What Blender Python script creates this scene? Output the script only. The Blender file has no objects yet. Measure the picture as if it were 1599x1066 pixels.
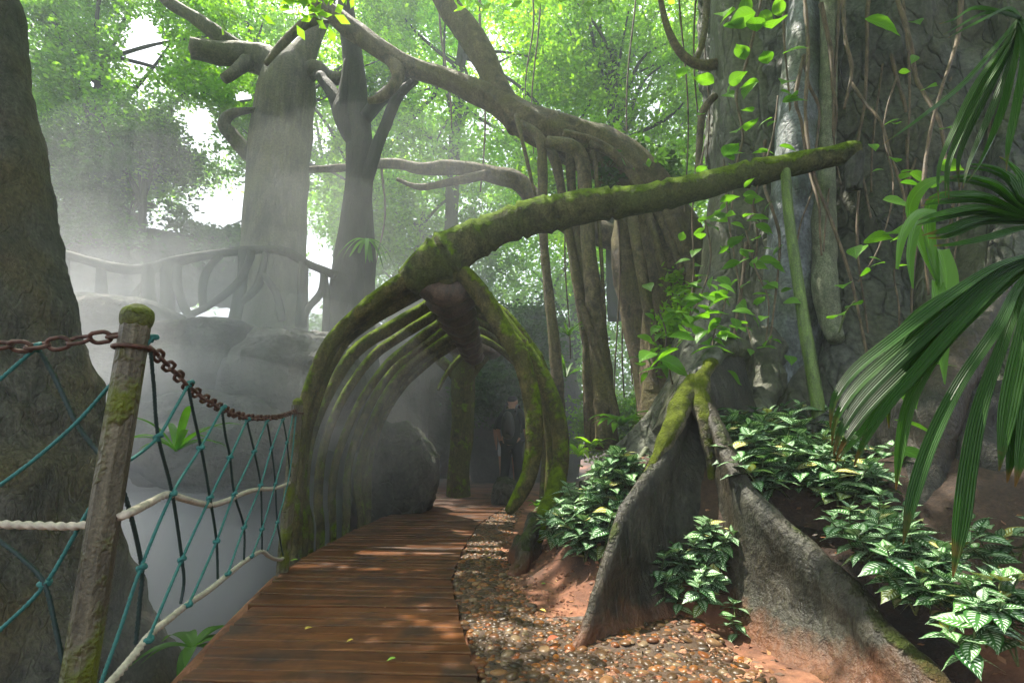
import bpy, math, random
import numpy as np
from mathutils import Vector, Matrix

random.seed(7); RNG = np.random.default_rng(7)
S = bpy.context.scene
COL = S.collection

# ------------------------------------------------------------------ camera, sky, sun, exposure
CAM_H = 0.85; FPX = 780.0; PITCH = math.atan(167/780)
cam_d = bpy.data.cameras.new("camera"); cam = bpy.data.objects.new("camera", cam_d); COL.objects.link(cam)
cam.location = (0, 0, CAM_H); cam.rotation_euler = (math.pi/2 + PITCH, 0, 0)
cam_d.sensor_width = 36; cam_d.lens = 36*FPX/1599; cam_d.clip_start = 0.05; cam_d.clip_end = 500
S.camera = cam
SUN = Vector((-0.30, 0.22, 0.93)).normalized()
w = bpy.data.worlds.new("World"); S.world = w; w.use_nodes = True
nt = w.node_tree; nt.nodes.clear()
sky = nt.nodes.new("ShaderNodeTexSky"); sky.sky_type = 'NISHITA'; sky.sun_disc = False
sky.sun_elevation = math.asin(SUN.z); sky.sun_rotation = math.atan2(SUN.x, SUN.y)
sky.air_density = 1.0; sky.dust_density = 3.0; sky.ozone_density = 1.0
hs = nt.nodes.new("ShaderNodeHueSaturation"); hs.inputs['Saturation'].default_value = 0.35
bg = nt.nodes.new("ShaderNodeBackground"); bg.inputs[1].default_value = 0.15
wo = nt.nodes.new("ShaderNodeOutputWorld")
nt.links.new(sky.outputs[0], hs.inputs['Color']); nt.links.new(hs.outputs[0], bg.inputs[0]); nt.links.new(bg.outputs[0], wo.inputs[0])
sl = bpy.data.lights.new("sun", 'SUN'); sl.energy = 4.0; sl.angle = math.radians(0.5); sl.color = (1.0, 0.93, 0.80)
so = bpy.data.objects.new("sun", sl); COL.objects.link(so); so.rotation_euler = SUN.to_track_quat('Z', 'Y').to_euler()
S.view_settings.view_transform = 'Standard'; S.view_settings.look = 'None'
S.view_settings.exposure = 1.7; S.view_settings.gamma = 1
S.cycles.max_bounces = 6; S.cycles.diffuse_bounces = 3; S.cycles.glossy_bounces = 2
S.cycles.transmission_bounces = 4; S.cycles.volume_bounces = 1; S.cycles.transparent_max_bounces = 8
S.cycles.use_denoising = True; S.cycles.sample_clamp_indirect = 6
S.cycles.caustics_reflective = False; S.cycles.caustics_refractive = False

# ------------------------------------------------------------------ geometry helpers
cP, sP = math.cos(PITCH), math.sin(PITCH)
def ray(px, py):
    x = (px-799.5)/FPX; y = (533-py)/FPX
    return np.array([x, cP-y*sP, sP+y*cP])
CAMP = np.array([0, 0, CAM_H])
def at(px, py, Y):
    d = ray(px, py); return CAMP + d*(Y/d[1])
def depth_t(px, py, Y):
    return Y/ray(px, py)[1]

def hash3(i, j, k, seed):
    n = (i*73856093) ^ (j*19349663) ^ (k*83492791) ^ (seed*2654435761 & 0x7fffffff)
    n = (n ^ (n >> 13)) & 0x7fffffff
    n = (n*1274126177) & 0x7fffffff
    n = n ^ (n >> 16)
    return (n & 0xffff)/65535.0*2-1
def vnoise(P, seed=0):
    P = np.asarray(P, float); I = np.floor(P).astype(np.int64); f = P-I; f = f*f*(3-2*f)
    out = 0
    for a in (0, 1):
        for b in (0, 1):
            for c in (0, 1):
                wgt = (f[..., 0] if a else 1-f[..., 0])*(f[..., 1] if b else 1-f[..., 1])*(f[..., 2] if c else 1-f[..., 2])
                out = out+wgt*hash3(I[..., 0]+a, I[..., 1]+b, I[..., 2]+c, seed)
    return out
def fbm(P, scale=1.0, oct=4, seed=0):
    P = np.asarray(P, float)*scale; o = 0; a = 1.0
    for k in range(oct):
        o = o+a*vnoise(P, seed+k); P = P*2.03+17.1; a *= 0.5
    return o/1.6
def sm(a, b, x):
    t = np.clip((np.asarray(x, float)-a)/(b-a), 0, 1); return t*t*(3-2*t)

class MB:
    def __init__(s): s.V = []; s.Q = []; s.T = []; s.U = []; s.n = 0
    def add(s, V, Q=None, T=None, U=None):
        V = np.asarray(V, float).reshape(-1, 3)
        if Q is not None and len(Q): s.Q.append(np.asarray(Q, np.int64)+s.n)
        if T is not None and len(T): s.T.append(np.asarray(T, np.int64)+s.n)
        s.U.append(np.zeros((len(V), 2)) if U is None else np.asarray(U, float)); s.V.append(V); s.n += len(V)
        return s
ORG = {}
def mk(name, mb, mat, parent=None, smooth=True, base=None):
    V = np.concatenate(mb.V); U = np.concatenate(mb.U)
    Q = np.concatenate(mb.Q) if mb.Q else np.zeros((0, 4), np.int64)
    T = np.concatenate(mb.T) if mb.T else np.zeros((0, 3), np.int64)
    if parent is not None: off = ORG[parent.name]
    elif base is not None: off = np.array(base, float)
    else: off = np.array([(V[:, 0].min()+V[:, 0].max())/2, (V[:, 1].min()+V[:, 1].max())/2, V[:, 2].min()])
    me = bpy.data.meshes.new(name)
    me.vertices.add(len(V)); me.vertices.foreach_set("co", (V-off).astype(np.float32).ravel())
    L = np.concatenate([Q.ravel(), T.ravel()]); me.loops.add(len(L)); me.loops.foreach_set("vertex_index", L.astype(np.int32))
    nf = len(Q)+len(T); me.polygons.add(nf)
    st = np.concatenate([np.arange(len(Q))*4, len(Q)*4+np.arange(len(T))*3])
    me.polygons.foreach_set("loop_start", st.astype(np.int32))
    me.polygons.foreach_set("use_smooth", np.full(nf, smooth))
    uvl = me.uv_layers.new(name="UVMap"); uvl.data.foreach_set("uv", U[L].astype(np.float32).ravel())
    me.update(calc_edges=True); me.validate()
    me.materials.append(mat)
    o = bpy.data.objects.new(name, me); COL.objects.link(o)
    if parent is not None: o.parent = parent
    else: o.location = off
    ORG[o.name] = off
    return o
def empty(name, loc):
    o = bpy.data.objects.new(name, None); COL.objects.link(o); o.location = tuple(loc); o.empty_display_size = 0.1
    ORG[o.name] = np.array(loc, float); return o
def tag(o, label=None, cat=None, group=None, kind=None):
    if label: o['label'] = label
    if cat: o['category'] = cat
    if group: o['group'] = group
    if kind: o['kind'] = kind
    return o
def dup(root, loc, rz, sc=1.0, label=None, group=None):
    def rec(o, p):
        c = o.copy(); COL.objects.link(c)
        if p is not None: c.parent = p
        for ch in list(o.children): rec(ch, c)
        return c
    c = rec(root, None)
    c.location = tuple(loc); c.rotation_euler = rz if isinstance(rz, tuple) else (0, 0, rz); c.scale = (sc, sc, sc)
    if label: c['label'] = label
    if group: c['group'] = group
    return c

def resample(pts, vals, step):
    pts = np.asarray(pts, float); vals = np.asarray(vals, float)
    if vals.ndim == 1: vals = vals[:, None]
    n = len(pts); A = np.hstack([pts, vals]); out = []
    for i in range(n-1):
        p0 = A[max(i-1, 0)]; p1 = A[i]; p2 = A[i+1]; p3 = A[min(i+2, n-1)]
        L = np.linalg.norm(p2[:3]-p1[:3]); k = max(1, int(math.ceil(L/step)))
        t = (np.arange(k)/k)[:, None]
        out.append(0.5*((2*p1)+(-p0+p2)*t+(2*p0-5*p1+4*p2-p3)*t**2+(-p0+3*p1-3*p2+p3)*t**3))
    out.append(A[-1:]); A = np.vstack(out)
    return A[:, :3], A[:, 3:]
def frames(P):
    T = np.gradient(P, axis=0); T /= np.linalg.norm(T, axis=1)[:, None]+1e-9
    n0 = np.cross(T[0], [0.1, 1, 0.05]);  n0 = n0/np.linalg.norm(n0) if np.linalg.norm(n0) > .1 else np.array([1., 0, 0])
    N = [n0]
    for i in range(1, len(P)):
        v = N[-1]-T[i]*np.dot(N[-1], T[i]); N.append(v/(np.linalg.norm(v)+1e-9))
    N = np.array(N); B = np.cross(T, N); return T, N, B
def tube(mb, pts, rad, n=12, step=None, amp=0.0, nsc=3.0, seed=0, lobes=0, lobe_amp=0.0, twist=0.0, nodes=None, node_amp=.15, fold=None):
    rad = np.asarray(rad, float)
    if step is None: step = max(0.02, float(rad.mean())*0.8)
    P, R = resample(pts, rad, step); R = np.maximum(R[:, 0], 0.0005)
    T, N, B = frames(P); m = len(P)
    s = np.concatenate([[0], np.cumsum(np.linalg.norm(np.diff(P, axis=0), axis=1))])
    th = np.arange(n)/n*2*math.pi
    RR = R[:, None]*np.ones((m, n))
    if nodes:                      # swollen joints with a groove
        for q in nodes:
            d = (s-q*s[-1]); r0 = R.mean()
            RR *= (1+node_amp*np.exp(-(d/(r0*.55))**2)-node_amp*1.7*np.exp(-((d)/(r0*.13))**2))[:, None]
    if lobes: RR *= 1+lobe_amp*np.cos(lobes*(th[None, :]-twist*s[:, None]))
    if fold is not None: RR = RR*fold(th[None, :], s[:, None]/s[-1])
    D = N[:, None, :]*np.cos(th)[None, :, None]+B[:, None, :]*np.sin(th)[None, :, None]
    V = P[:, None, :]+D*RR[:, :, None]
    if amp: V = V+D*(amp*R[:, None]*fbm(V, nsc, 4, seed))[:, :, None]
    V = V.reshape(-1, 3)
    i = np.arange(m-1)[:, None]; j = np.arange(n)[None, :]; j2 = (j+1) % n
    Q = np.stack([i*n+j, i*n+j2, (i+1)*n+j2, (i+1)*n+j], -1).reshape(-1, 4)
    V = np.vstack([V, P[0]-T[0]*R[0]*.25, P[-1]+T[-1]*R[-1]*.25])
    a, b = m*n, m*n+1
    jj = np.arange(n); j3 = (jj+1) % n
    Tr = np.vstack([np.stack([jj*0+a, j3, jj], -1), np.stack([jj*0+b, (m-1)*n+jj, (m-1)*n+j3], -1)])
    mb.add(V, Q, Tr); return mb
def ptube(mb, L, **k):
    """L: (px, py, Y, radius_px)"""
    pts = [at(a, b, c) for a, b, c, r in L]; rad = [r/FPX*depth_t(a, b, c) for a, b, c, r in L]
    return tube(mb, pts, rad, **k)

# ------------------------------------------------------------------ ground shape
LX = np.array([(-.2, -.55), (.5, -.84), (2.08, -1.22), (2.66, -1.36), (3.7, -1.59), (4.5, -1.64), (5.6, -1.65), (7.1, -1.56), (8.6, -1.42), (9.2, -1.7), (10.5, -2.6), (20, -4)])
RX = np.array([(-.2, .40), (.5, .22), (2.08, -.13), (2.7, -.26), (3.56, -.41), (4.5, -.43), (5.96, -.39), (7.9, -.09), (10.5, .4), (20, 1)])
PX = np.array([(-.2, .95), (2.0, .95), (2.3, .72), (2.42, .27), (2.9, .10), (3.33, 0.0), (4.52, -.12), (6.5, 0.02), (8, .15), (20, 1.1)])
BX = np.array([(-.5, 1.35), (1.8, 1.3), (2.3, 1.2), (2.6, .9), (2.8, .45), (3.1, .15), (3.5, .02), (4.5, .1), (6, .35), (8, .9), (12, 2), (60, 6)])
def xl(y): return np.interp(y, LX[:, 0], LX[:, 1])
def xr(y): return np.interp(y, RX[:, 0], RX[:, 1])
def gz(x, y, rough=True):
    x = np.asarray(x, float); y = np.asarray(y, float)
    s = xl(y)-x
    pit = sm(.02, .55, s)
    bank = sm(4.9, 6.9, y-.10*np.clip(-x-2, 0, 8))*sm(.35, 1.5, s)
    z = -.95*pit + 3.35*bank*(1-.72*sm(9.5, 12, y))
    z = z+1.6*sm(5.5, 9, -x)*(1-bank)
    z = z+.80*sm(0, 1, (x-np.interp(y, BX[:, 0], BX[:, 1]))/np.interp(y, [2.6, 3.0, 3.5, 5, 8], [1.7, 1.25, .9, 1.2, 1.7]))+.10*sm(7.5, 9, y)*(1-pit)
    z = z-.05*(s < .02)*(x < xr(y)+.02)          # a little lower under the deck
    if rough:
        P = np.stack([x, y, x*0], -1); side = np.maximum(sm(0, .6, s), sm(0.0, .5, x-np.interp(y, PX[:, 0], PX[:, 1])))
        z = z+side*(.06*fbm(P, 1.7, 3, 3)+.03*fbm(P, 7, 4, 8))
    return z
def hit(px, py, zoff=0.0):
    d = ray(px, py); t = .8
    while t < 40:
        p = CAMP+d*t
        if p[2] <= gz(p[0], p[1])+zoff: return p
        t += .02
    return CAMP+d*12

# ------------------------------------------------------------------ material helpers
def newmat(name):
    m = bpy.data.materials.new(name); m.use_nodes = True; t = m.node_tree; t.nodes.clear()
    out = t.nodes.new("ShaderNodeOutputMaterial"); return m, t, out
def N_(t, typ, **kw):
    n = t.nodes.new(typ)
    for k, v in kw.items():
        if k in n.inputs: n.inputs[k].default_value = v
        else: setattr(n, k, v)
    return n
def noise_(t, vec, scale, detail=5, rough=.6, dist=0):
    n = t.nodes.new("ShaderNodeTexNoise"); n.inputs['Scale'].default_value = scale; n.inputs['Detail'].default_value = detail
    n.inputs['Roughness'].default_value = rough; n.inputs['Distortion'].default_value = dist
    t.links.new(vec, n.inputs['Vector']); return n.outputs['Fac']
def ramp_(t, fac, stops):
    r = t.nodes.new("ShaderNodeValToRGB"); e = r.color_ramp.elements
    while len(e) < len(stops): e.new(.5)
    for k, (p, c) in enumerate(stops):
        e[k].position = p; e[k].color = (c, c, c, 1) if isinstance(c, (int, float)) else (*c, 1)
    t.links.new(fac, r.inputs[0]); return r.outputs[0]
def mix_(t, fac, a, b, blend='MIX'):
    m = t.nodes.new("ShaderNodeMix"); m.data_type = 'RGBA'; m.blend_type = blend
    for s, v in ((0, fac), (6, a), (7, b)):
        if isinstance(v, (int, float)): m.inputs[s].default_value = v
        elif isinstance(v, tuple): m.inputs[s].default_value = (*v, 1)
        else: t.links.new(v, m.inputs[s])
    return m.outputs[2]
def math_(t, op, a, b=0.0, c=None):
    m = t.nodes.new("ShaderNodeMath"); m.operation = op
    for s, v in enumerate((a, b) if c is None else (a, b, c)):
        if isinstance(v, (int, float)): m.inputs[s].default_value = v
        else: t.links.new(v, m.inputs[s])
    return m.outputs[0]
def pos_(t, scale=(1, 1, 1)):
    g = t.nodes.new("ShaderNodeNewGeometry"); mp = t.nodes.new("ShaderNodeMapping"); mp.inputs['Scale'].default_value = scale
    t.links.new(g.outputs['Position'], mp.inputs[0]); return mp.outputs[0], g
def bump_(t, h, strength, dist, nrm=None):
    b = t.nodes.new("ShaderNodeBump"); b.inputs['Strength'].default_value = strength; b.inputs['Distance'].default_value = dist
    t.links.new(h, b.inputs['Height'])
    if nrm is not None: t.links.new(nrm, b.inputs['Normal'])
    return b.outputs[0]
def rough_mat(name, dark, light, third=None, scale=6, stretch=(1, 1, .35), rough=.75, bump=.6, bdist=.02, moss=0.0, moss_c=(.10, .15, .012), cracks=0.0, mscale=5, spec=.4, moss_top=True, stain=0):
    m, t, out = newmat(name); v, g = pos_(t, stretch); v0, _ = pos_(t)
    n1 = noise_(t, v, scale, 6, .65, .4); n2 = noise_(t, v0, scale*.28, 3, .5); n3 = noise_(t, v0, scale*7, 4, .6)
    c = ramp_(t, n1, [(.36, dark), (.64, light)])
    if third: c = mix_(t, ramp_(t, n2, [(.45, 0.), (.62, 1.)]), c, third)
    c = mix_(t, .7, c, ramp_(t, n3, [(.32, .25), (.66, 1.15)]), 'MULTIPLY')
    vs, _ = pos_(t, (stretch[0], stretch[1], stretch[2]*.3)); n5 = noise_(t, vs, scale*3.2, 4, .6, .6)
    c = mix_(t, .45, c, ramp_(t, n5, [(.36, .35), (.62, 1.1)]), 'MULTIPLY')
    h = math_(t, 'ADD', math_(t, 'ADD', n1, math_(t, 'MULTIPLY', n3, .3)), math_(t, 'MULTIPLY', n5, .5))
    if cracks:
        vo = t.nodes.new("ShaderNodeTexVoronoi"); vo.feature = 'DISTANCE_TO_EDGE'; vo.inputs['Scale'].default_value = scale*1.3
        wv = t.nodes.new("ShaderNodeVectorMath"); wv.operation = 'ADD'; t.links.new(v, wv.inputs[0])
        sc = t.nodes.new("ShaderNodeVectorMath"); sc.operation = 'SCALE'; sc.inputs['Scale'].default_value = .25
        nn = t.nodes.new("ShaderNodeTexNoise"); nn.inputs['Scale'].default_value = scale; t.links.new(v, nn.inputs['Vector'])
        t.links.new(nn.outputs['Color'], sc.inputs[0]); t.links.new(sc.outputs[0], wv.inputs[1]); t.links.new(wv.outputs[0], vo.inputs['Vector'])
        cr = ramp_(t, vo.outputs['Distance'], [(0., 0.), (.07, 1.)])
        h = math_(t, 'ADD', h, math_(t, 'MULTIPLY', cr, cracks)); c = mix_(t, math_(t, 'MULTIPLY', math_(t, 'SUBTRACT', 1., cr), cracks*.7), c, tuple(x*.35 for x in dark))
    if moss:
        mn = noise_(t, v0, mscale, 5, .7)
        if moss_top:
            sx = t.nodes.new("ShaderNodeSeparateXYZ"); t.links.new(g.outputs['Normal'], sx.inputs[0])
            mm = math_(t, 'ADD', math_(t, 'MULTIPLY', sx.outputs[2], .45), mn)
            mask = ramp_(t, mm, [(1.02-moss*.62, 0.), (1.14-moss*.62, 1.)])
        else: mask = ramp_(t, mn, [(.78-moss*.45, 0.), (.88-moss*.45, 1.)])
        n4 = noise_(t, v0, 90, 3, .7); mc = mix_(t, ramp_(t, noise_(t, v0, mscale*2.5, 3), [(.35, 0.), (.65, 1.)]), moss_c, tuple(x*.42 for x in moss_c))
        mc = mix_(t, .5, mc, ramp_(t, n4, [(.3, .4), (.7, 1.)]), 'MULTIPLY')
        c = mix_(t, mask, c, mc); h = math_(t, 'ADD', h, math_(t, 'MULTIPLY', mask, math_(t, 'ADD', n4, .3)))
    if stain:
        sz = t.nodes.new("ShaderNodeSeparateXYZ"); t.links.new(v0, sz.inputs[0])
        sf = math_(t, 'SUBTRACT', math_(t, 'ADD', math_(t, 'MULTIPLY', noise_(t, v0, 4, 5, .7), 1.3), .1), math_(t, 'MULTIPLY', sz.outputs[2], 1./stain))
        c = mix_(t, ramp_(t, sf, [(.15, 0.), (.6, .85)]), c, mix_(t, n3, (.07, .028, .014), (.21, .09, .045)))
    p = N_(t, "ShaderNodeBsdfPrincipled"); t.links.new(c, p.inputs['Base Color'])
    rr = ramp_(t, n1, [(.3, max(.05, rough-.15)), (.7, min(1, rough+.1))]); t.links.new(rr, p.inputs['Roughness']); p.inputs['Specular IOR Level'].default_value = spec
    t.links.new(bump_(t, h, min(1, bump*1.3), bdist*1.6), p.inputs['Normal']); t.links.new(p.outputs[0], out.inputs[0]); return m
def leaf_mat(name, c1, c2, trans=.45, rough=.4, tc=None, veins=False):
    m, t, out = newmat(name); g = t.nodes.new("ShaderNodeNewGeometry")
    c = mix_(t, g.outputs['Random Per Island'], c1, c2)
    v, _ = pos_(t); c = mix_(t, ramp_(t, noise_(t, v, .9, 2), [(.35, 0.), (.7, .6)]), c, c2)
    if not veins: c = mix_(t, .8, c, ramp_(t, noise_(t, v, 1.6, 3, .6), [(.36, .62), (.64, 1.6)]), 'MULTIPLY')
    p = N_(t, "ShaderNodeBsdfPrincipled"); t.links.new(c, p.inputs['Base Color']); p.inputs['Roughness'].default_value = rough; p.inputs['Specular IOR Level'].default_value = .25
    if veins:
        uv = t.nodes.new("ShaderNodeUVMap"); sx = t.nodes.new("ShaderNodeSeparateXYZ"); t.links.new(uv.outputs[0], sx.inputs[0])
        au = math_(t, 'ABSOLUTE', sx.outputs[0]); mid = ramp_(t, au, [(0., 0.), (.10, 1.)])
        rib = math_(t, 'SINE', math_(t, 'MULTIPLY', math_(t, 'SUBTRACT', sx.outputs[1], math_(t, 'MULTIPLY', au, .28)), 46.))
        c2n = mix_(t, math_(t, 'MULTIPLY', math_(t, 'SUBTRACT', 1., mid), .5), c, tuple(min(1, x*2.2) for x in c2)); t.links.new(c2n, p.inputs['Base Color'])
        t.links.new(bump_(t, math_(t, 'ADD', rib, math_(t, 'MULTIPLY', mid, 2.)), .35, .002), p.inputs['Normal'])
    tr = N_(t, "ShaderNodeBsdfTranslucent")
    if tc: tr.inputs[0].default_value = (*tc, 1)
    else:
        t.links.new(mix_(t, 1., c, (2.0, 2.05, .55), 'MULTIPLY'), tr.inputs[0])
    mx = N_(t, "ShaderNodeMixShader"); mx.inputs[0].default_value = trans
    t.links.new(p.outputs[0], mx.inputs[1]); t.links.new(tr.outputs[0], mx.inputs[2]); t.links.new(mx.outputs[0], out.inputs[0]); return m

M = {}
M['trunk_grey'] = rough_mat('grey_brown_bark', (.028, .025, .02), (.125, .115, .095), (.10, .08, .04), scale=7, stretch=(1, 1, .6), bump=1, bdist=.03, cracks=.12, moss=.2, moss_c=(.075, .07, .02), moss_top=False)
M['trunk_far'] = rough_mat('pale_grey_bark', (.04, .037, .026), (.17, .155, .105), (.12, .115, .05), scale=5, bump=.8, bdist=.03, moss=.2, moss_c=(.09, .11, .04), moss_top=False)
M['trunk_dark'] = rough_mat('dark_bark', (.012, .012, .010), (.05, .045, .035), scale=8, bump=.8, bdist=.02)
M['limb'] = rough_mat('brown_limb_bark', (.05, .036, .02), (.22, .165, .095), (.13, .11, .035), scale=6, stretch=(1, 1, 1), bump=.8, bdist=.02, moss=.35, moss_c=(.09, .11, .03))
M['fig'] = rough_mat('grey_green_fig_bark', (.035, .04, .028), (.17, .18, .135), (.085, .09, .045), scale=3.2, stretch=(1, 1, .35), bump=.9, bdist=.03, moss=.12, moss_c=(.05, .06, .03), moss_top=False, cracks=.25, rough=.62)
M['fig_blue'] = rough_mat('blue_grey_bark', (.09, .11, .125), (.30, .335, .37), (.12, .15, .10), scale=5, stretch=(1, 1, .8), bump=.8, bdist=.02, cracks=.15, rough=.6)
M['fig_dark'] = rough_mat('dark_grey_bark', (.028, .031, .027), (.15, .158, .14), (.085, .09, .055), scale=4, stretch=(1, 1, .4), bump=1, bdist=.03, cracks=.4)
M['fig_pale'] = rough_mat('pale_green_root', (.12, .14, .08), (.27, .29, .19), scale=14, stretch=(1, 1, .6), bump=.5, bdist=.008, moss=.2, moss_c=(.10, .14, .05), moss_top=False)
M['buttress'] = rough_mat('wet_buttress_bark', (.016, .017, .012), (.07, .068, .05), (.05, .036, .02), scale=6, stretch=(1, 1, .5), bump=.9, bdist=.02, rough=.55, spec=.3, moss=.25, moss_c=(.07, .10, .012), mscale=3, stain=.24)
M['moss_root'] = rough_mat('mossy_root', (.09, .08, .05), (.2, .18, .12), scale=9, bump=.9, bdist=.015, moss=.85, moss_c=(.13, .17, .004), mscale=6, spec=.15)
M['bone'] = rough_mat('mossy_rib', (.04, .034, .012), (.17, .145, .055), (.10, .10, .025), scale=9, stretch=(1, 1, 1), bump=.9, bdist=.015, moss=.78, moss_c=(.185, .28, .003), mscale=6, rough=.85, spec=.12)
M['beam'] = rough_mat('mossy_beam', (.035, .038, .013), (.15, .15, .06), (.09, .11, .03), scale=9, stretch=(1, 1, 1), bump=1, bdist=.02, moss=.78, moss_c=(.18, .30, .003), mscale=5, rough=.85, spec=.12)
M['bone_under'] = rough_mat('brown_spine_plate', (.05, .03, .02), (.16, .10, .065), scale=10, bump=.6, bdist=.01, rough=.55)
M['pole'] = rough_mat('green_pole', (.07, .12, .02), (.20, .31, .06), scale=16, stretch=(1, 1, .3), bump=.4, bdist=.004, rough=.5, moss=.3, moss_c=(.03, .07, .04), moss_top=False, mscale=20)
M['post'] = rough_mat('mossy_post', (.075, .062, .04), (.20, .17, .11), scale=16, stretch=(1, 1, .25), bump=.8, bdist=.012, moss=.62, moss_c=(.16, .19, .008), mscale=3.2, moss_top=False, rough=.5)
M['postcap'] = rough_mat('moss_cap', (.08, .09, .02), (.17, .19, .04), scale=30, stretch=(1, 1, 1), bump=.8, bdist=.006, moss=.8, moss_c=(.16, .2, .01), mscale=10)
M['rock'] = rough_mat('grey_rock', (.025, .027, .026), (.10, .10, .095), (.085, .06, .042), scale=2.5, stretch=(1, 1, 1.8), bump=.9, bdist=.05, moss=.15, moss_c=(.05, .075, .03))
M['rock_moss'] = rough_mat('mossy_rock', (.035, .036, .03), (.11, .11, .09), scale=3, stretch=(1, 1, 1), bump=1, bdist=.05, moss=.5, moss_c=(.05, .075, .02), cracks=.2)
M['root_fence'] = rough_mat('dark_branch', (.02, .02, .018), (.07, .07, .06), scale=8, bump=.6, bdist=.01)
M['vine'] = rough_mat('brown_vine', (.06, .04, .025), (.22, .16, .10), scale=20, bump=.5, bdist=.004)
M['vine_green'] = rough_mat('green_stem', (.05, .08, .02), (.12, .16, .05), scale=20, bump=.3, bdist=.003)
M['soil'] = rough_mat('red_soil', (.16, .06, .03), (.46, .21, .115), (.50, .27, .16), scale=5, stretch=(1, 1, 1), bump=.7, bdist=.015, rough=.8)
M['canopy_a'] = leaf_mat('canopy_leaf', (.06, .15, .015), (.16, .30, .03), .6)
M['canopy_y'] = leaf_mat('bright_leaf', (.10, .24, .015), (.26, .42, .04), .65)
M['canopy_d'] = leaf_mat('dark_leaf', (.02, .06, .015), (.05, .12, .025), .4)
M['canopy_b'] = leaf_mat('blue_green_leaf', (.05, .14, .02), (.14, .28, .035), .55)
M['vine_leaf'] = leaf_mat('vine_leaf', (.05, .15, .015), (.12, .28, .03), .4, .3, veins=True)
M['palm_leaf'] = leaf_mat('palm_leaf', (.02, .085, .012), (.06, .18, .022), .35, .42, veins=False)
def palm_mat():
    m, t, out = newmat('pleated_palm_leaf'); uv = t.nodes.new("ShaderNodeUVMap"); sx = t.nodes.new("ShaderNodeSeparateXYZ"); t.links.new(uv.outputs[0], sx.inputs[0])
    g = t.nodes.new("ShaderNodeNewGeometry"); v, _ = pos_(t)
    c = mix_(t, g.outputs['Random Per Island'], (.013, .058, .008), (.038, .12, .014))
    rib = math_(t, 'SINE', math_(t, 'MULTIPLY', sx.outputs[0], 22.)); c = mix_(t, ramp_(t, rib, [(.5, 0.), (1., .35)]), c, (.09, .22, .03))
    tip = ramp_(t, math_(t, 'ADD', sx.outputs[1], math_(t, 'MULTIPLY', math_(t, 'SUBTRACT', noise_(t, v, 25, 3), .5), .25)), [(.93, 0.), (1., 1.)])
    c = mix_(t, tip, c, (.16, .09, .03)); sp = ramp_(t, noise_(t, v, 60, 3, .7), [(.68, 0.), (.76, .7)]); c = mix_(t, sp, c, (.14, .15, .05))
    p = N_(t, "ShaderNodeBsdfPrincipled"); t.links.new(c, p.inputs['Base Color']); t.links.new(ramp_(t, noise_(t, v, 12, 4), [(.3, .33), (.7, .6)]), p.inputs['Roughness']); p.inputs['Specular IOR Level'].default_value = .4
    t.links.new(bump_(t, rib, .6, .003), p.inputs['Normal']); tr = N_(t, "ShaderNodeBsdfTranslucent"); t.links.new(mix_(t, 1., c, (1.6, 1.9, .5), 'MULTIPLY'), tr.inputs[0])
    mx = N_(t, "ShaderNodeMixShader"); mx.inputs[0].default_value = .25; t.links.new(p.outputs[0], mx.inputs[1]); t.links.new(tr.outputs[0], mx.inputs[2]); t.links.new(mx.outputs[0], out.inputs[0]); return m
M['palm_leaf'] = palm_mat()
M['fern_leaf'] = leaf_mat('fern_leaf', (.05, .15, .02), (.10, .24, .03), .45, .4)

def pilea_mat():
    m, t, out = newmat('silver_striped_leaf')
    uv = t.nodes.new("ShaderNodeUVMap"); sx = t.nodes.new("ShaderNodeSeparateXYZ"); t.links.new(uv.outputs[0], sx.inputs[0])
    g = t.nodes.new("ShaderNodeNewGeometry")
    au = math_(t, 'ABSOLUTE', sx.outputs[0]); v = sx.outputs[1]
    s = math_(t, 'SINE', math_(t, 'MULTIPLY', math_(t, 'SUBTRACT', v, math_(t, 'MULTIPLY', math_(t, 'POWER', au, 1.4), .20)), 56.))
    stripe = ramp_(t, s, [(.30, 0.), (.5, 1.)])
    e1 = ramp_(t, au, [(.14, 0.), (.2, 1.)]); e2 = ramp_(t, au, [(.66, 1.), (.8, 0.)])
    bl = ramp_(t, noise_(t, uv.outputs[0], 7, 2), [(.3, .5), (.45, 1.)])
    mask = math_(t, 'MULTIPLY', math_(t, 'MULTIPLY', e1, e2), math_(t, 'MULTIPLY', stripe, bl))
    grn = ramp_(t, g.outputs['Random Per Island'], [(0., (.022, .09, .02)), (.6, (.05, .16, .035)), (.93, (.07, .20, .04)), (.96, (.28, .26, .03))])
    silver = mix_(t, g.outputs['Random Per Island'], (.60, .74, .58), (.76, .86, .66))
    c = mix_(t, mask, grn, silver)
    p = N_(t, "ShaderNodeBsdfPrincipled"); t.links.new(c, p.inputs['Base Color']); p.inputs['Roughness'].default_value = .33
    t.links.new(bump_(t, mask, .5, .002), p.inputs['Normal'])
    tr = N_(t, "ShaderNodeBsdfTranslucent"); t.links.new(mix_(t, 1., c, (.9, 1.1, .5), 'MULTIPLY'), tr.inputs[0])
    mx = N_(t, "ShaderNodeMixShader"); mx.inputs[0].default_value = .10
    t.links.new(p.outputs[0], mx.inputs[1]); t.links.new(tr.outputs[0], mx.inputs[2]); t.links.new(mx.outputs[0], out.inputs[0]); return m
M['pilea'] = pilea_mat()
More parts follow.
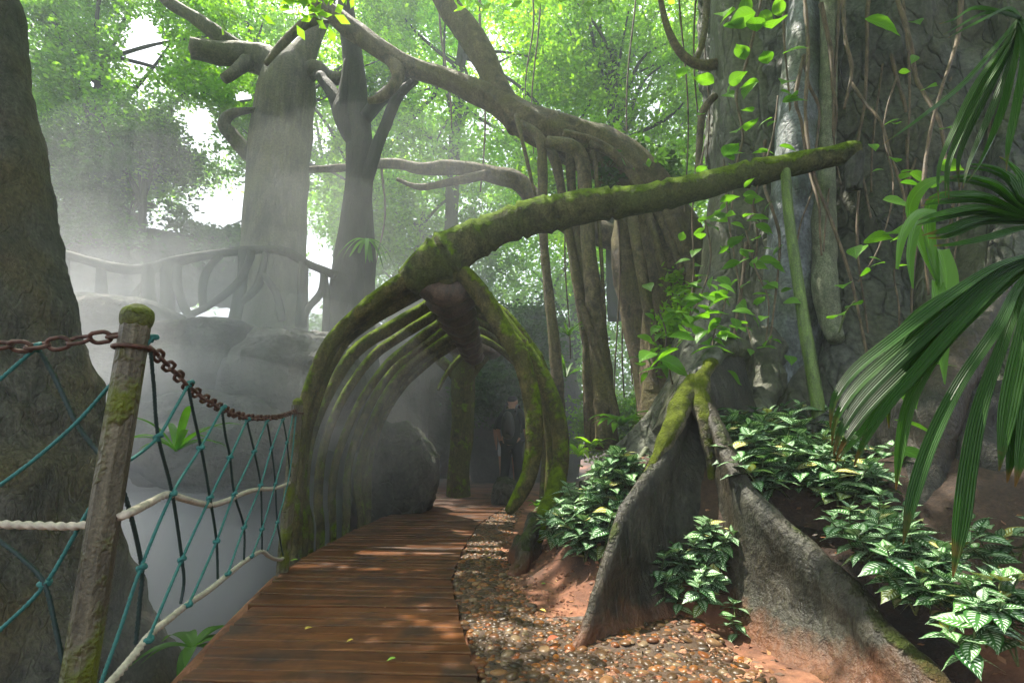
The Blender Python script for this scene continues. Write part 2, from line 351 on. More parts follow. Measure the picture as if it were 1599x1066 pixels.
def wood_mat():
    m, t, out = newmat('wet_deck_wood'); g = t.nodes.new("ShaderNodeNewGeometry")
    mp = t.nodes.new("ShaderNodeMapping"); mp.inputs['Scale'].default_value = (1.0, 16, 16); mp.inputs['Rotation'].default_value = (0, 0, .22)
    t.links.new(g.outputs['Position'], mp.inputs[0])
    off = t.nodes.new("ShaderNodeVectorMath"); off.operation = 'ADD'; cx = t.nodes.new("ShaderNodeCombineXYZ")
    t.links.new(math_(t, 'MULTIPLY', g.outputs['Random Per Island'], 37.), cx.inputs[0]); t.links.new(mp.outputs[0], off.inputs[0]); t.links.new(cx.outputs[0], off.inputs[1])
    gr = noise_(t, off.outputs[0], 2.5, 6, .7, .6); v0, _ = pos_(t); bl = noise_(t, v0, 3.2, 4, .6)
    c = ramp_(t, gr, [(.30, (.04, .015, .005)), (.5, (.115, .045, .014)), (.70, (.22, .088, .028))])
    tone = mix_(t, g.outputs['Random Per Island'], (.55, .5, .48), (1.15, 1.05, 1.))
    c = mix_(t, 1., c, tone, 'MULTIPLY')
    c = mix_(t, ramp_(t, bl, [(.5, 0.), (.66, .8)]), c, (.022, .013, .007))
    kn = t.nodes.new("ShaderNodeTexVoronoi"); kn.inputs['Scale'].default_value = 5.5; t.links.new(v0, kn.inputs['Vector'])
    c = mix_(t, ramp_(t, kn.outputs['Distance'], [(.05, .9), (.10, 0.)]), c, (.012, .008, .006))
    p = N_(t, "ShaderNodeBsdfPrincipled"); t.links.new(c, p.inputs['Base Color']); p.inputs['Specular IOR Level'].default_value = .42
    t.links.new(ramp_(t, bl, [(.35, .28), (.65, .55)]), p.inputs['Roughness'])
    t.links.new(bump_(t, gr, .25, .003), p.inputs['Normal']); t.links.new(p.outputs[0], out.inputs[0]); return m
M['deck'] = wood_mat()
def pebble_mat():
    m, t, out = newmat('wet_pebbles'); g = t.nodes.new("ShaderNodeNewGeometry")
    c = ramp_(t, g.outputs['Random Per Island'], [(0, (0.022, 0.014, 0.008)), (.2, (0.078, 0.045, 0.020)), (.4, (0.043, 0.028, 0.016)), (.5, (0.125, 0.066, 0.027)), (.64, (0.187, 0.051, 0.009)), (.74, (0.078, 0.058, 0.039)), (.82, (0.265, 0.094, 0.016)), (.94, (0.187, 0.133, 0.078))])
    v, _ = pos_(t); n = noise_(t, v, 45, 4, .6); c = mix_(t, .6, c, ramp_(t, n, [(.3, .35), (.7, 1.1)]), 'MULTIPLY')
    p = N_(t, "ShaderNodeBsdfPrincipled"); t.links.new(c, p.inputs['Base Color']); p.inputs['Roughness'].default_value = .36; p.inputs['Specular IOR Level'].default_value = .28
    t.links.new(bump_(t, n, .5, .006), p.inputs['Normal']); t.links.new(p.outputs[0], out.inputs[0]); return m
M['pebble'] = pebble_mat()
def simple(name, c, rough=.6, bscale=0, bstr=.3, var=.25, metal=0., bd=.003):
    m, t, out = newmat(name); v, _ = pos_(t); n = noise_(t, v, bscale or 30, 4, .6)
    cc = ramp_(t, n, [(.3, tuple(x*(1-var) for x in c)), (.7, tuple(min(1, x*(1+var)) for x in c))])
    p = N_(t, "ShaderNodeBsdfPrincipled"); t.links.new(cc, p.inputs['Base Color']); p.inputs['Roughness'].default_value = rough; p.inputs['Metallic'].default_value = metal
    t.links.new(bump_(t, n, bstr, bd), p.inputs['Normal']); t.links.new(p.outputs[0], out.inputs[0]); return m
M['rust'] = simple('rusty_iron', (.085, .038, .026), .6, 60, .8, .6, .25)
M['teal_rope'] = simple('teal_rope', (.018, .135, .125), .65, 120, .5, .3)
M['dark_rope'] = simple('dark_green_rope', (.008, .028, .026), .55, 120, .5, .4)
M['white_rope'] = simple('cream_rope', (.45, .40, .32), .75, 60, .6, .3)
M['mortar'] = simple('dark_mortar', (.055, .032, .018), .6, 25, .8, .5, bd=.01)
M['skin'] = simple('skin', (.48, .25, .17), .5, 40, .1, .1)
M['black_cloth'] = simple('black_cloth', (.012, .014, .02), .85, 40, .4, .3)
M['bag'] = simple('black_bag', (.018, .018, .02), .55, 40, .4, .3)
M['light_cloth'] = simple('light_shorts', (.50, .52, .58), .8, 40, .3, .15)
M['hair'] = simple('black_hair', (.01, .009, .008), .5, 90, .5, .3)
M['shoe'] = simple('grey_shoe', (.16, .16, .17), .7, 40, .3, .2)
M['dead_leaf'] = simple('yellow_leaf', (.55, .40, .06), .6, 30, .3, .3)
M['green_leaf1'] = simple('fallen_green', (.22, .42, .03), .5, 30, .3, .3)
M['red_leaf'] = simple('fallen_red', (.30, .07, .03), .5, 30, .3, .3)
M['water'] = simple('pond_water', (.05, .055, .05), .08, 3, .12, .2, bd=.02)
#PART2

# ------------------------------------------------------------------ the ground
def axis(a, b, st, far):
    mid = list(np.arange(a, b, st)); lo = []; hi = []; d = st; x = a
    while x > -far: d *= 1.35; x -= d; lo.append(max(x, -far))
    d = st; x = mid[-1]
    while x < far: d *= 1.35; x += d; hi.append(min(x, far))
    return np.array(lo[::-1]+mid+hi)
gx = axis(-7, 6, .05, 60); gy = axis(-.5, 12, .05, 60)
X, Y = np.meshgrid(gx, gy); Z = gz(X, Y)
V = np.stack([X, Y, Z], -1).reshape(-1, 3); nx_, ny_ = len(gx), len(gy)
i = np.arange(ny_-1)[:, None]; j = np.arange(nx_-1)[None]
Qg = np.stack([i*nx_+j, i*nx_+j+1, (i+1)*nx_+j+1, (i+1)*nx_+j], -1).reshape(-1, 4)
def ground_mat():
    m, t, out = newmat('forest_soil'); v, g = pos_(t)
    n1 = noise_(t, v, 3.5, 6, .65); n2 = noise_(t, v, 1.1, 3, .5); n3 = noise_(t, v, 40, 5, .75)
    c = ramp_(t, n1, [(.3, (.09, .035, .018)), (.5, (.24, .095, .048)), (.7, (.38, .18, .10))])
    humus = ramp_(t, n3, [(.35, (.012, .008, .005)), (.7, (.055, .032, .018))])
    sx = t.nodes.new("ShaderNodeSeparateXYZ"); t.links.new(v, sx.inputs[0])
    # leaf litter and dark humus cover the raised beds, bare red soil shows along the path
    hm = math_(t, 'ADD', math_(t, 'MULTIPLY', sx.outputs[2], 1.9), math_(t, 'MULTIPLY', math_(t, 'SUBTRACT', n2, .5), 1.6))
    c = mix_(t, ramp_(t, noise_(t, v, 2.2, 5, .7), [(.50, 0.), (.60, .75)]), c, (.075, .03, .016)); c = mix_(t, ramp_(t, hm, [(.10, 0.), (.45, .92)]), c, humus)
    lf = ramp_(t, math_(t, 'SUBTRACT', 0., sx.outputs[0]), [(0., 0.), (1., 1.)])
    rockc = ramp_(t, n1, [(.3, (.05, .05, .045)), (.7, (.15, .14, .12))])
    c = mix_(t, ramp_(t, math_(t, 'SUBTRACT', math_(t, 'MULTIPLY', sx.outputs[0], -1.), 1.6), [(0., 0.), (.25, 1.)]), c, rockc)
    c = mix_(t, .5, c, ramp_(t, n3, [(.3, .45), (.7, 1.1)]), 'MULTIPLY')
    p = N_(t, "ShaderNodeBsdfPrincipled"); t.links.new(c, p.inputs['Base Color']); p.inputs['Roughness'].default_value = .8
    t.links.new(bump_(t, math_(t, 'ADD', n1, math_(t, 'MULTIPLY', n3, .6)), .8, .02), p.inputs['Normal']); t.links.new(p.outputs[0], out.inputs[0]); return m
M['ground'] = ground_mat()
tag(mk('ground', MB().add(V, Qg), M['ground'], base=(0, 0, 0)), kind='structure')

# still dark water in the hollow beside the walk
wb = MB(); a = np.array([(-7, 1.0), (-2.1, 1.0), (-2.3, 4.6), (-7, 5.2)]); wb.add([(x, y, -.86) for x, y in a], [[0, 1, 2, 3]])
tag(mk('pond_water', wb, M['water'], base=(-4, 3, -.86)), kind='structure')

# boardwalk: planks across, slightly uneven, fan round the bend
def build_deck():
    mb = MB(); y = .1; k = 0; rng = np.random.default_rng(3)
    while y < 8.9:
        wd = .100*(1+.06*rng.normal()); gap = .006+.006*rng.random()
        def crn(yy):
            dx = np.array([xr(yy)-xl(yy), 0.0]); tl = -.12
            return np.array([xl(yy)-.03*rng.random(), yy+.5*.10]), np.array([xr(yy)+.012*rng.random(), yy-.5*.02])
        (l0, r0), (l1, r1) = crn(y), crn(y+wd-gap)
        zt = .012*rng.normal()*.5; zl, zr = rng.normal()*.004, rng.normal()*.004
        lift = float(.10*sm(7.5, 9, y))
        nseg = 14; rows = []
        for q in range(nseg+1):
            f = q/nseg; a0 = l0*(1-f)+r0*f; a1 = l1*(1-f)+r1*f
            j0 = .003*vnoise(np.array([f*9, k*3.1, 0])); j1 = .003*vnoise(np.array([f*9, k*3.1+9, 5]))
            z = lift+.012+zl*(1-f)+zr*f+.003*vnoise(np.array([f*4, k*1.7, 2])); tw = rng.normal()*.0006
            b = .005
            d = (a1-a0)/np.linalg.norm(a1-a0)
            A0 = a0+d*j0; A1 = a1+d*j1
            rows.append([(*A0, z-.04), (*A0, z-b), (*(A0+d*b), z), (*(A1-d*b), z+tw), (*A1, z-b), (*A1, z-.04)])
        R = np.array(rows); n = 6; ii = np.arange(nseg)[:, None]; jj = np.arange(n)[None]; j2 = (jj+1) % n
        Q = np.stack([ii*n+jj, (ii+1)*n+jj, (ii+1)*n+j2, ii*n+j2], -1).reshape(-1, 4)
        Q = np.vstack([Q, [[0, 1, 4, 5], [1, 2, 3, 4]], [[x+nseg*n for x in (5, 4, 1, 0)], [x+nseg*n for x in (4, 3, 2, 1)]]])
        mb.add(R.reshape(-1, 3), Q); y += wd; k += 1
    return mb
dk = tag(mk('boardwalk', build_deck(), M['deck'], smooth=False, base=(-.9, 4, 0)), kind='structure')
# bearers under the deck edge
jb = MB()
for off, f in ((.05, xl), (-.05, xr)):
    ys = np.arange(.1, 8.9, .4); tube(jb, [(f(y)+off, y+.04*(off > 0), -.075) for y in ys], [.045]*len(ys), n=4, step=.4)
mk('bearer', jb, M['deck'], dk)

# cobbled strip of river pebbles set in mortar
def build_pebbles():
    mb = MB(); rng = np.random.default_rng(11)
    ph, th = [], []
    base = []; 
    nl, nr = 5, 9
    for a in range(nl):
        for b in range(nr):
            base.append((math.cos(b/nr*2*math.pi)*math.sin((a+.6)/nl*math.pi/1.7), math.sin(b/nr*2*math.pi)*math.sin((a+.6)/nl*math.pi/1.7), math.cos((a+.6)/nl*math.pi/1.7)))
    base.append((0, 0, 1)); base = np.array(base)
    Q = []; T = []
    for a in range(nl-1):
        for b in range(nr): Q.append([a*nr+b, (a+1)*nr+b, (a+1)*nr+(b+1) % nr, a*nr+(b+1) % nr])
    for b in range(nr): T.append([nl*nr, b, (b+1) % nr])
    pts = {}; placed = 0
    for tr in range(44000):
        y = 1.75+(7.6-1.75)*rng.random()**1.7
        lo, hi = xr(y)+.022, np.interp(y, PX[:, 0], PX[:, 1])+.03*rng.normal()
        if hi < lo+.02: continue
        # extra drift of cobbles in front of the roots
        if y < 2.75 and rng.random() < .4: lo, hi = .2, .98-.10*(y-2.1)/.6
        x = lo+(hi-lo)*rng.random()
        r = .011+.019*rng.random()**1.8
        if y > 3.6: r *= .9
        key = (int(x/.06), int(y/.06)); ok = True
        for ax in (-1, 0, 1):
            for ay in (-1, 0, 1):
                for (qx, qy, qr) in pts.get((key[0]+ax, key[1]+ay), ()):
                    if (qx-x)**2+(qy-y)**2 < ((qr+r)*.86)**2: ok = False; break
        if not ok: continue
        pts.setdefault(key, []).append((x, y, r)); placed += 1
        an = rng.random()*math.pi; e = 1+.6*rng.random(); hz = .38+.32*rng.random()
        P = base*np.array([r*e, r, r*hz]); c_, s_ = math.cos(an), math.sin(an)
        P = np.stack([P[:, 0]*c_-P[:, 1]*s_, P[:, 0]*s_+P[:, 1]*c_, P[:, 2]], -1)
        P[:, 2] += rng.normal()*.12*P[:, 0]; P *= 1+.16*vnoise(P*45+placed)[:, None]
        mb.add(P+np.array([x, y, float(gz(x, y))+.001]), Q, T)
    return mb
ys = np.linspace(1.2, 7.6, 130)[:, None]; fs = np.linspace(0, 1, 24)[None]
PXw = np.where(ys < 2.75, np.maximum(np.interp(ys, PX[:, 0], PX[:, 1]), .95-.12*np.maximum(0, ys-2.1)/.6), np.interp(ys, PX[:, 0], PX[:, 1]))
xx = (xr(ys)+.005)*(1-fs)+(PXw+.03*vnoise(np.stack([ys*7, ys*0, ys*0], -1)))*fs; yy = ys+0*fs
zz = gz(xx, yy)+.004*(1-np.clip((fs-.93)/.07, 0, 1)*2)
i = np.arange(129)[:, None]; j = np.arange(23)[None]
tag(mk('pebble_bed', MB().add(np.stack([xx, yy, zz], -1).reshape(-1, 3), np.stack([i*24+j, i*24+j+1, (i+1)*24+j+1, (i+1)*24+j], -1).reshape(-1, 4)), M['mortar'], base=(.2, 3, 0)), kind='structure')
tag(mk('pebble_paving', build_pebbles(), M['pebble'], base=(.2, 3, 0)), 'wet brown and orange river pebbles set in the ground beside the boardwalk', 'pebbles', kind='stuff')

# ------------------------------------------------------------------ big trees left of the walk
def root_flare(mb, cx, cy, z0, z1, r, n, ln, seed, n_=10):
    rng = np.random.default_rng(seed)
    for k in range(n):
        a = k/n*2*math.pi+rng.random()*.5; L = ln*(.7+.6*rng.random())
        tube(mb, [(cx+math.cos(a)*r*.5, cy+math.sin(a)*r*.5, z1), (cx+math.cos(a)*r*.95, cy+math.sin(a)*r*.95, z0+(z1-z0)*.35), (cx+math.cos(a)*(r+L), cy+math.sin(a)*(r+L), z0-.1)], [r*.45, r*.32, r*.12], n=n_, amp=.2, seed=seed+k)
t = empty('tree', (-3.1, 2.75, -.9)); tag(t, 'huge leaning tree trunk with rough brown bark beside the chain fence', 'tree')
def foldL(th, s): return 1+.06*np.cos(3*th+4*s)+.10*np.maximum(0, np.cos(2*th-3*s-1))**3-.12*np.exp(-((np.mod(th+.7*s, 2*math.pi)-4.9)/.13)**2)
tb = MB(); ptube(tb, [(-105, -160, 2.75, 82), (-88, 0, 2.75, 86), (-84, 200, 2.75, 108), (-80, 440, 2.75, 138), (-78, 620, 2.75, 165), (-80, 780, 2.7, 186), (-90, 940, 2.65, 222), (-110, 1120, 2.6, 280), (-130, 1350, 2.5, 360)], n=120, step=.03, amp=.12, nsc=3.2, seed=5, fold=foldL)
mk('trunk', tb, M['trunk_grey'], t)

def tree_px(name, label, base, trunk, limbs, mat, limb_mat=None, seed=1, group=None, n=28, amp=.1):
    o = empty(name, base); tag(o, label, 'tree', group)
    mb = MB(); ptube(mb, trunk, n=n, amp=amp, seed=seed, nsc=2.2); mk('trunk', mb, M[mat], o)
    for k, L in enumerate(limbs):
        mb = MB(); ptube(mb, L, n=12, amp=.22, seed=seed+k, nsc=3.5); mk('limb', mb, M[limb_mat or mat], o)
    return o
T2 = tree_px('tree', 'thick pale trunk with sawn limbs and a sunlit patch behind the rustic rail', at(430, 560, 8),
    [(415, 660, 8, 80), (418, 560, 8, 62), (424, 480, 8, 54), (427, 400, 8, 50), (430, 330, 8, 47), (437, 230, 8, 45), (446, 150, 8, 43), (456, 112, 8, 36), (474, 84, 8, 20), (492, 50, 8, 13), (512, 10, 8, 10), (525, -50, 8, 8)],
    [[(455, 115, 8, 26), (420, 98, 8, 24), (380, 88, 7.9, 20), (340, 84, 7.7, 17), (298, 76, 7.5, 15)],
     [(430, 112, 8, 20), (392, 90, 8, 16), (350, 62, 7.8, 13), (310, 32, 7.7, 11), (262, 2, 7.6, 9), (220, -40, 7.5, 7)],
     [(415, 248, 7.9, 14), (388, 238, 7.8, 13), (366, 215, 7.7, 12), (350, 195, 7.6, 10), (362, 178, 7.6, 7), (400, 171, 7.6, 4)],
     [(462, 130, 8, 20), (490, 108, 7.9, 14), (512, 120, 7.9, 12), (532, 122, 7.8, 10), (545, 108, 7.8, 5)],
     [(385, 96, 7.8, 12), (368, 112, 7.6, 9), (350, 124, 7.5, 8)],
     [(425, 470, 7.8, 20), (400, 540, 7.5, 14), (372, 580, 7.2, 8)], [(445, 470, 7.8, 20), (470, 550, 7.6, 14), (478, 600, 7.4, 8)]],
    'trunk_far', seed=31)
T3 = tree_px('tree', 'slim forked trunk with a black broken stub, between the pale trunk and the arch', at(545, 620, 7.4),
    [(540, 700, 7.4, 46), (540, 580, 7.4, 36), (540, 480, 7.4, 30), (546, 400, 7.4, 24), (558, 320, 7.4, 22), (562, 250, 7.4, 21), (558, 180, 7.4, 19), (552, 100, 7.4, 16), (540, 10, 7.4, 12), (536, -60, 7.4, 9)],
    [[(556, 230, 7.3, 9), (540, 200, 7.3, 12), (533, 170, 7.3, 13), (540, 130, 7.3, 9), (542, 95, 7.3, 5)],
     [(562, 300, 7.4, 14), (580, 255, 7.3, 11), (598, 205, 7.3, 9), (622, 150, 7.2, 8), (650, 125, 7.2, 6)],
     [(570, 185, 7.3, 10), (600, 150, 7.3, 11), (625, 138, 7.3, 10), (640, 120, 7.2, 7)],
     [(538, 190, 7.3, 13), (522, 150, 7.4, 12), (500, 118, 7.5, 8)],
     [(568, 300, 7.5, 12), (572, 400, 7.5, 15), (566, 500, 7.5, 20), (568, 620, 7.5, 26)]],
    'trunk_dark', 'trunk_dark', seed=41)

# strangler fig with the arching limb and its prop roots
SF = empty('strangler_fig', at(1045, 650, 6.9)); tag(SF, 'strangler fig arching leftward above the mossy beam on many prop roots', 'tree')
mb = MB(); ptube(mb, [(1060, 690, 6.9, 62), (1060, 560, 6.9, 56), (1058, 470, 6.9, 56), (1042, 380, 6.9, 52), (1008, 300, 6.9, 44), (950, 246, 6.9, 38), (885, 218, 6.9, 34), (820, 190, 6.9, 27), (775, 158, 6.9, 20), (700, 125, 6.9, 16), (640, 104, 6.9, 15), (560, 54, 6.9, 15), (480, -10, 6.9, 14), (440, -60, 6.9, 12)], n=30, amp=.16, nsc=3, seed=51, lobes=7, lobe_amp=.05, twist=.6)
mk('trunk', mb, M['limb'], SF)
for L in ([(812, 196, 6.9, 22), (782, 150, 6.9, 20), (765, 110, 6.9, 19), (738, 62, 6.9, 21), (700, 10, 6.9, 19), (672, -50, 6.9, 17)],
          [(612, 92, 6.9, 12), (622, 120, 6.8, 10), (600, 150, 6.8, 7), (575, 158, 6.8, 5)],
          [(520, 25, 6.9, 9), (480, 35, 6.8, 8), (440, 70, 6.7, 6), (415, 100, 6.6, 4)],
          [(985, 340, 7.4, 26), (985, 420, 7.4, 29), (1002, 510, 7.4, 30), (1022, 600, 7.4, 31), (1030, 690, 7.4, 34)]):
    mb = MB(); ptube(mb, L, n=16, amp=.15, seed=len(L)+60, nsc=3); mk('limb', mb, M['limb'], SF)
PR = [[(812, 195, 6.6, 8), (842, 215, 6.5, 8), (847, 260, 6.5, 8), (848, 360, 6.5, 7), (856, 450, 6.5, 8), (866, 540, 6.5, 9), (873, 640, 6.5, 10), (876, 720, 6.5, 11)],
      [(850, 222, 6.7, 8), (868, 255, 6.7, 8), (884, 340, 6.7, 7), (900, 430, 6.7, 8), (912, 500, 6.7, 9), (924, 580, 6.7, 9), (930, 690, 6.7, 10)],
      [(855, 222, 6.4, 10), (890, 228, 6.3, 11), (908, 245, 6.3, 11), (914, 300, 6.3, 11), (920, 400, 6.3, 12), (930, 490, 6.3, 14), (940, 580, 6.3, 16), (948, 700, 6.3, 18)],
      [(890, 235, 6.7, 7), (893, 300, 6.7, 7), (905, 380, 6.7, 8), (922, 470, 6.7, 8), (916, 560, 6.7, 7), (920, 700, 6.7, 7)],
      [(985, 330, 6.3, 9), (998, 400, 6.2, 9), (1010, 470, 6.2, 9), (1025, 540, 6.2, 10), (1040, 600, 6.2, 11), (1050, 660, 6.2, 12)],
      [(905, 470, 6.2, 6), (930, 540, 6.2, 7), (950, 600, 6.2, 7), (962, 660, 6.2, 8)],
      [(925, 236, 6.3, 4), (930, 260, 6.3, 3.5), (934, 330, 6.3, 3), (940, 420, 6.3, 3), (950, 640, 6.3, 3)],
      [(806, 180, 6.4, 4), (818, 230, 6.3, 3), (832, 290, 6.3, 2.6), (840, 330, 6.3, 2.6)],
      [(920, 225, 6.4, 7), (960, 245, 6.4, 6), (1000, 300, 6.4, 6), (1030, 400, 6.3, 7), (1050, 500, 6.3, 8)],
      [(880, 210, 6.4, 8), (930, 222, 6.4, 7), (975, 255, 6.4, 6), (1025, 330, 6.4, 6), (1070, 430, 6.3, 7)],
      [(1045, 340, 6.3, 9), (1072, 400, 6.3, 11), (1086, 480, 6.3, 12), (1078, 560, 6.3, 14), (1084, 650, 6.3, 18)]]
for k, L in enumerate(PR):
    mb = MB(); ptube(mb, L, n=10, amp=.2, seed=70+k, nsc=5, step=.08); mk('prop_root', mb, M['limb'], SF)
LB = empty('fallen_limb', at(850, 330, 8.5)); tag(LB, 'low crooked dead limb crossing behind the prop roots above the arch', 'branch')
mb = MB(); ptube(mb, [(990, 380, 8.5, 22), (900, 350, 8.5, 20), (845, 322, 8.5, 15), (812, 286, 8.5, 16), (765, 272, 8.5, 13), (715, 262, 8.5, 12), (660, 264, 8.5, 10), (610, 255, 8.5, 8), (540, 262, 8.5, 6), (470, 266, 8.5, 5)], n=14, amp=.25, seed=90, nsc=3); mk('limb', mb, M['limb'], LB)
mb = MB(); ptube(mb, [(760, 272, 8.4, 8), (700, 285, 8.4, 7), (655, 292, 8.3, 5), (620, 280, 8.3, 3)], n=8, amp=.2, seed=91); mk('side_branch', mb, M['limb'], LB)

# ------------------------------------------------------------------ giant fig on the right
GF = empty('giant_fig', (2.6, 4.2, .5)); tag(GF, 'giant grey fig with tall fluted buttress roots filling the right side', 'tree')
def foldT(th, s):
    o = 1+0*th*s
    for a, wd, am in ((3.3, .20, .16), (3.75, .10, .10), (4.15, .16, .17), (4.55, .08, .08), (4.95, .15, .15), (5.4, .2, .14), (2.9, .1, .1), (4.35, .05, -.12), (3.55, .05, -.10), (4.75, .06, -.10)):
        d = np.mod(th-a-.12*np.sin(5*s)+math.pi, 2*math.pi)-math.pi
        o = o+am*np.exp(-(d/wd)**2)*(.6+.7*(1-s)**3)
    return o*(1+.22*(1-s)**6)
mb = MB(); tube(mb, [(4.5, 5.6, -.3), (4.5, 5.6, .6), (4.45, 5.6, 2), (4.4, 5.6, 4), (4.35, 5.6, 6.5), (4.3, 5.6, 9.5)], [1.95, 1.9, 1.78, 1.72, 1.7, 1.65], n=300, step=.05, amp=.11, nsc=2.4, seed=101, fold=foldT)
mk('trunk', mb, M['fig_dark'], GF)
def pfin(L, mat, seed, n=40, **k):
    mb = MB(); ptube(mb, L, n=n, amp=.12, nsc=2.5, seed=seed, step=.05, **k); return mk('root', mb, M[mat], GF)
pfin([(1160, -80, 5.2, 45), (1165, 60, 5.2, 50), (1168, 200, 5.2, 50), (1165, 330, 5.2, 56), (1160, 450, 5.1, 70), (1150, 560, 5.0, 95), (1140, 700, 4.9, 130)], 'fig', 103, n=60, lobes=5, lobe_amp=.07)
pfin([(1262, -80, 4.5, 22), (1252, 60, 4.4, 24), (1246, 180, 4.35, 30), (1240, 320, 4.3, 36), (1234, 440, 4.25, 40), (1226, 540, 4.35, 46), (1216, 640, 4.4, 58), (1210, 740, 4.4, 75)], 'fig_blue', 105, n=60, lobes=3, lobe_amp=.12)
pfin([(1225, 380, 4.7, 30), (1222, 480, 4.65, 50), (1215, 560, 4.6, 64), (1205, 640, 4.55, 82), (1200, 740, 4.5, 105)], 'fig', 106, n=60, lobes=4, lobe_amp=.1)
pfin([(1292, -60, 4.2, 11), (1294, 80, 4.2, 12), (1291, 200, 4.2, 13), (1288, 290, 4.15, 14), (1284, 350, 4.1, 19), (1286, 400, 4.1, 18), (1288, 450, 4.0, 18), (1296, 500, 4.0, 15), (1306, 530, 3.9, 12)], 'fig_pale', 107, n=20, nodes=[.79], node_amp=.12)
pfin([(1345, -80, 4.7, 40), (1350, 80, 4.7, 44), (1362, 260, 4.6, 46), (1350, 420, 4.5, 60), (1352, 560, 4.3, 80), (1360, 720, 4.1, 110)], 'fig_dark', 109, n=60, lobes=5, lobe_amp=.10)
pfin([(1460, -80, 4.4, 55), (1470, 100, 4.4, 60), (1480, 300, 4.3, 66), (1500, 460, 4.1, 84), (1520, 620, 3.9, 120), (1530, 800, 3.6, 160)], 'fig', 111, n=60, lobes=7, lobe_amp=.09)
pfin([(1600, -80, 4.0, 60), (1620, 200, 3.9, 75), (1640, 500, 3.6, 110), (1660, 800, 3.2, 170), (1680, 1000, 3.0, 200)], 'fig_dark', 113, n=60, lobes=7, lobe_amp=.07)
pfin([(1578, 430, 3.0, 20), (1545, 490, 2.95, 24), (1500, 560, 2.9, 30), (1468, 630, 2.8, 32), (1450, 700, 2.75, 33), (1440, 770, 2.7, 36), (1438, 820, 2.65, 34), (1440, 850, 2.6, 18)], 'buttress', 115, n=30)

def fin(name, secs, mat, parent, seed, label=None):
    """secs: list of (top, left foot, right foot, crest radius); a thin wall that flares to its feet"""
    secs = [np.hstack([np.array(a, float), np.array(b, float), np.array(c, float), [r]]) for a, b, c, r in secs]
    A = np.array(secs); P, W = resample(A[:, :3], A[:, 3:], .03)
    prof = []
    for k in range(len(P)):
        T, L, R, r = P[k], W[k, :3], W[k, 3:6], W[k, 6]
        lat = (R-L); lat[2] = 0; lat /= np.linalg.norm(lat)+1e-9
        row = []
        for f in np.linspace(0, 1, 18):                       # up the left face, concave
            q = f**1.0; b = L*(1-q)+(T-lat*r-np.array([0, 0, r]))*q; b = b+lat*np.linalg.norm((T-L)[:2])*.42*math.sin(math.pi*f)*(1-f)**.3; row.append(b)
        for a in np.linspace(math.pi, 0, 9)[1:-1]:
            row.append(T-np.array([0, 0, r])+lat*r*math.cos(a)+np.array([0, 0, r])*math.sin(a))
        for f in np.linspace(1, 0, 18):
            q = f; b = R*(1-q)+(T+lat*r-np.array([0, 0, r]))*q; b = b-lat*np.linalg.norm((T-R)[:2])*.42*math.sin(math.pi*f)*(1-f)**.3; row.append(b)
        prof.append(row)
    V = np.array(prof); m, n = V.shape[:2]
    dv = np.stack([fbm(V, 3.2, 4, seed), fbm(V, 3.2, 4, seed+9), fbm(V, 3.2, 4, seed+21)*.5], -1)*.022
    ed = fbm(V, 11, 3, seed+33)[..., None]*.008
    V = V+dv*1.5+ed*1.6+.045*np.stack([fbm(V, 1.6, 2, seed+50), 0*V[..., 0], 0*V[..., 0]], -1)
    i = np.arange(m-1)[:, None]; j = np.arange(n-1)[None]
    Q = np.stack([i*n+j, i*n+j+1, (i+1)*n+j+1, (i+1)*n+j], -1).reshape(-1, 4)
    mb = MB().add(V.reshape(-1, 3), Q); o = mk(name, mb, M[mat], parent)
    if label: o['label'] = label
    return o
def g3(x, y, d=-.10): return (x, y, float(gz(x, y))+d)
# first buttress: runs down to the pebbles, its right face looks at the camera
fin('buttress_root', [
    (at(1125, 560, 3.6), g3(.85, 3.75), g3(1.55, 3.35, .1), .05),
    (at(1092, 592, 3.35), g3(.75, 3.5), g3(1.38, 3.12, .05), .05),
    (at(1062, 640, 3.15), g3(.65, 3.3), g3(1.25, 3.0), .05),
    (at(1035, 690, 2.98), g3(.58, 3.1), g3(1.12, 2.9), .042),
    (at(1002, 755, 2.82), g3(.50, 2.95), g3(.98, 2.80), .036),
    (at(968, 820, 2.68), g3(.40, 2.75), g3(.78, 2.66), .032),
    (at(942, 890, 2.56), g3(.32, 2.6), g3(.58, 2.52), .028),
    (at(918, 950, 2.48), g3(.26, 2.5), g3(.42, 2.44), .026),
    (at(895, 1004, 2.40), g3(.21, 2.42), g3(.31, 2.37), .022),
    (at(880, 1022, 2.37), g3(.18, 2.38), g3(.25, 2.34), .014)], 'buttress', GF, 201)
# second buttress: comes toward the camera on the right and holds up the planted bed
fin('buttress_root', [
    (at(1150, 545, 3.7), g3(1.15, 3.5), g3(2.1, 3.6), .05),
    (at(1100, 592, 3.3), g3(1.12, 3.15), g3(1.75, 3.3), .05),
    (at(1118, 660, 3.0), g3(1.10, 2.95), g3(1.6, 2.95), .048),
    (at(1150, 722, 2.75), g3(1.02, 2.7), g3(1.6, 2.7), .045),
    (at(1200, 775, 2.55), g3(1.0, 2.5), g3(1.6, 2.45), .045),
    (at(1250, 830, 2.38), g3(1.0, 2.32), g3(1.62, 2.25), .048),
    (at(1300, 888, 2.2), g3(.99, 2.15), g3(1.62, 2.05), .048),
    (at(1355, 950, 2.02), g3(1.0, 1.98), g3(1.60, 1.86), .046),
    (at(1420, 1020, 1.85), g3(1.02, 1.8), g3(1.58, 1.66), .046),
    (at(1500, 1085, 1.7), g3(1.04, 1.6), g3(1.58, 1.45), .046)], 'buttress', GF, 211)
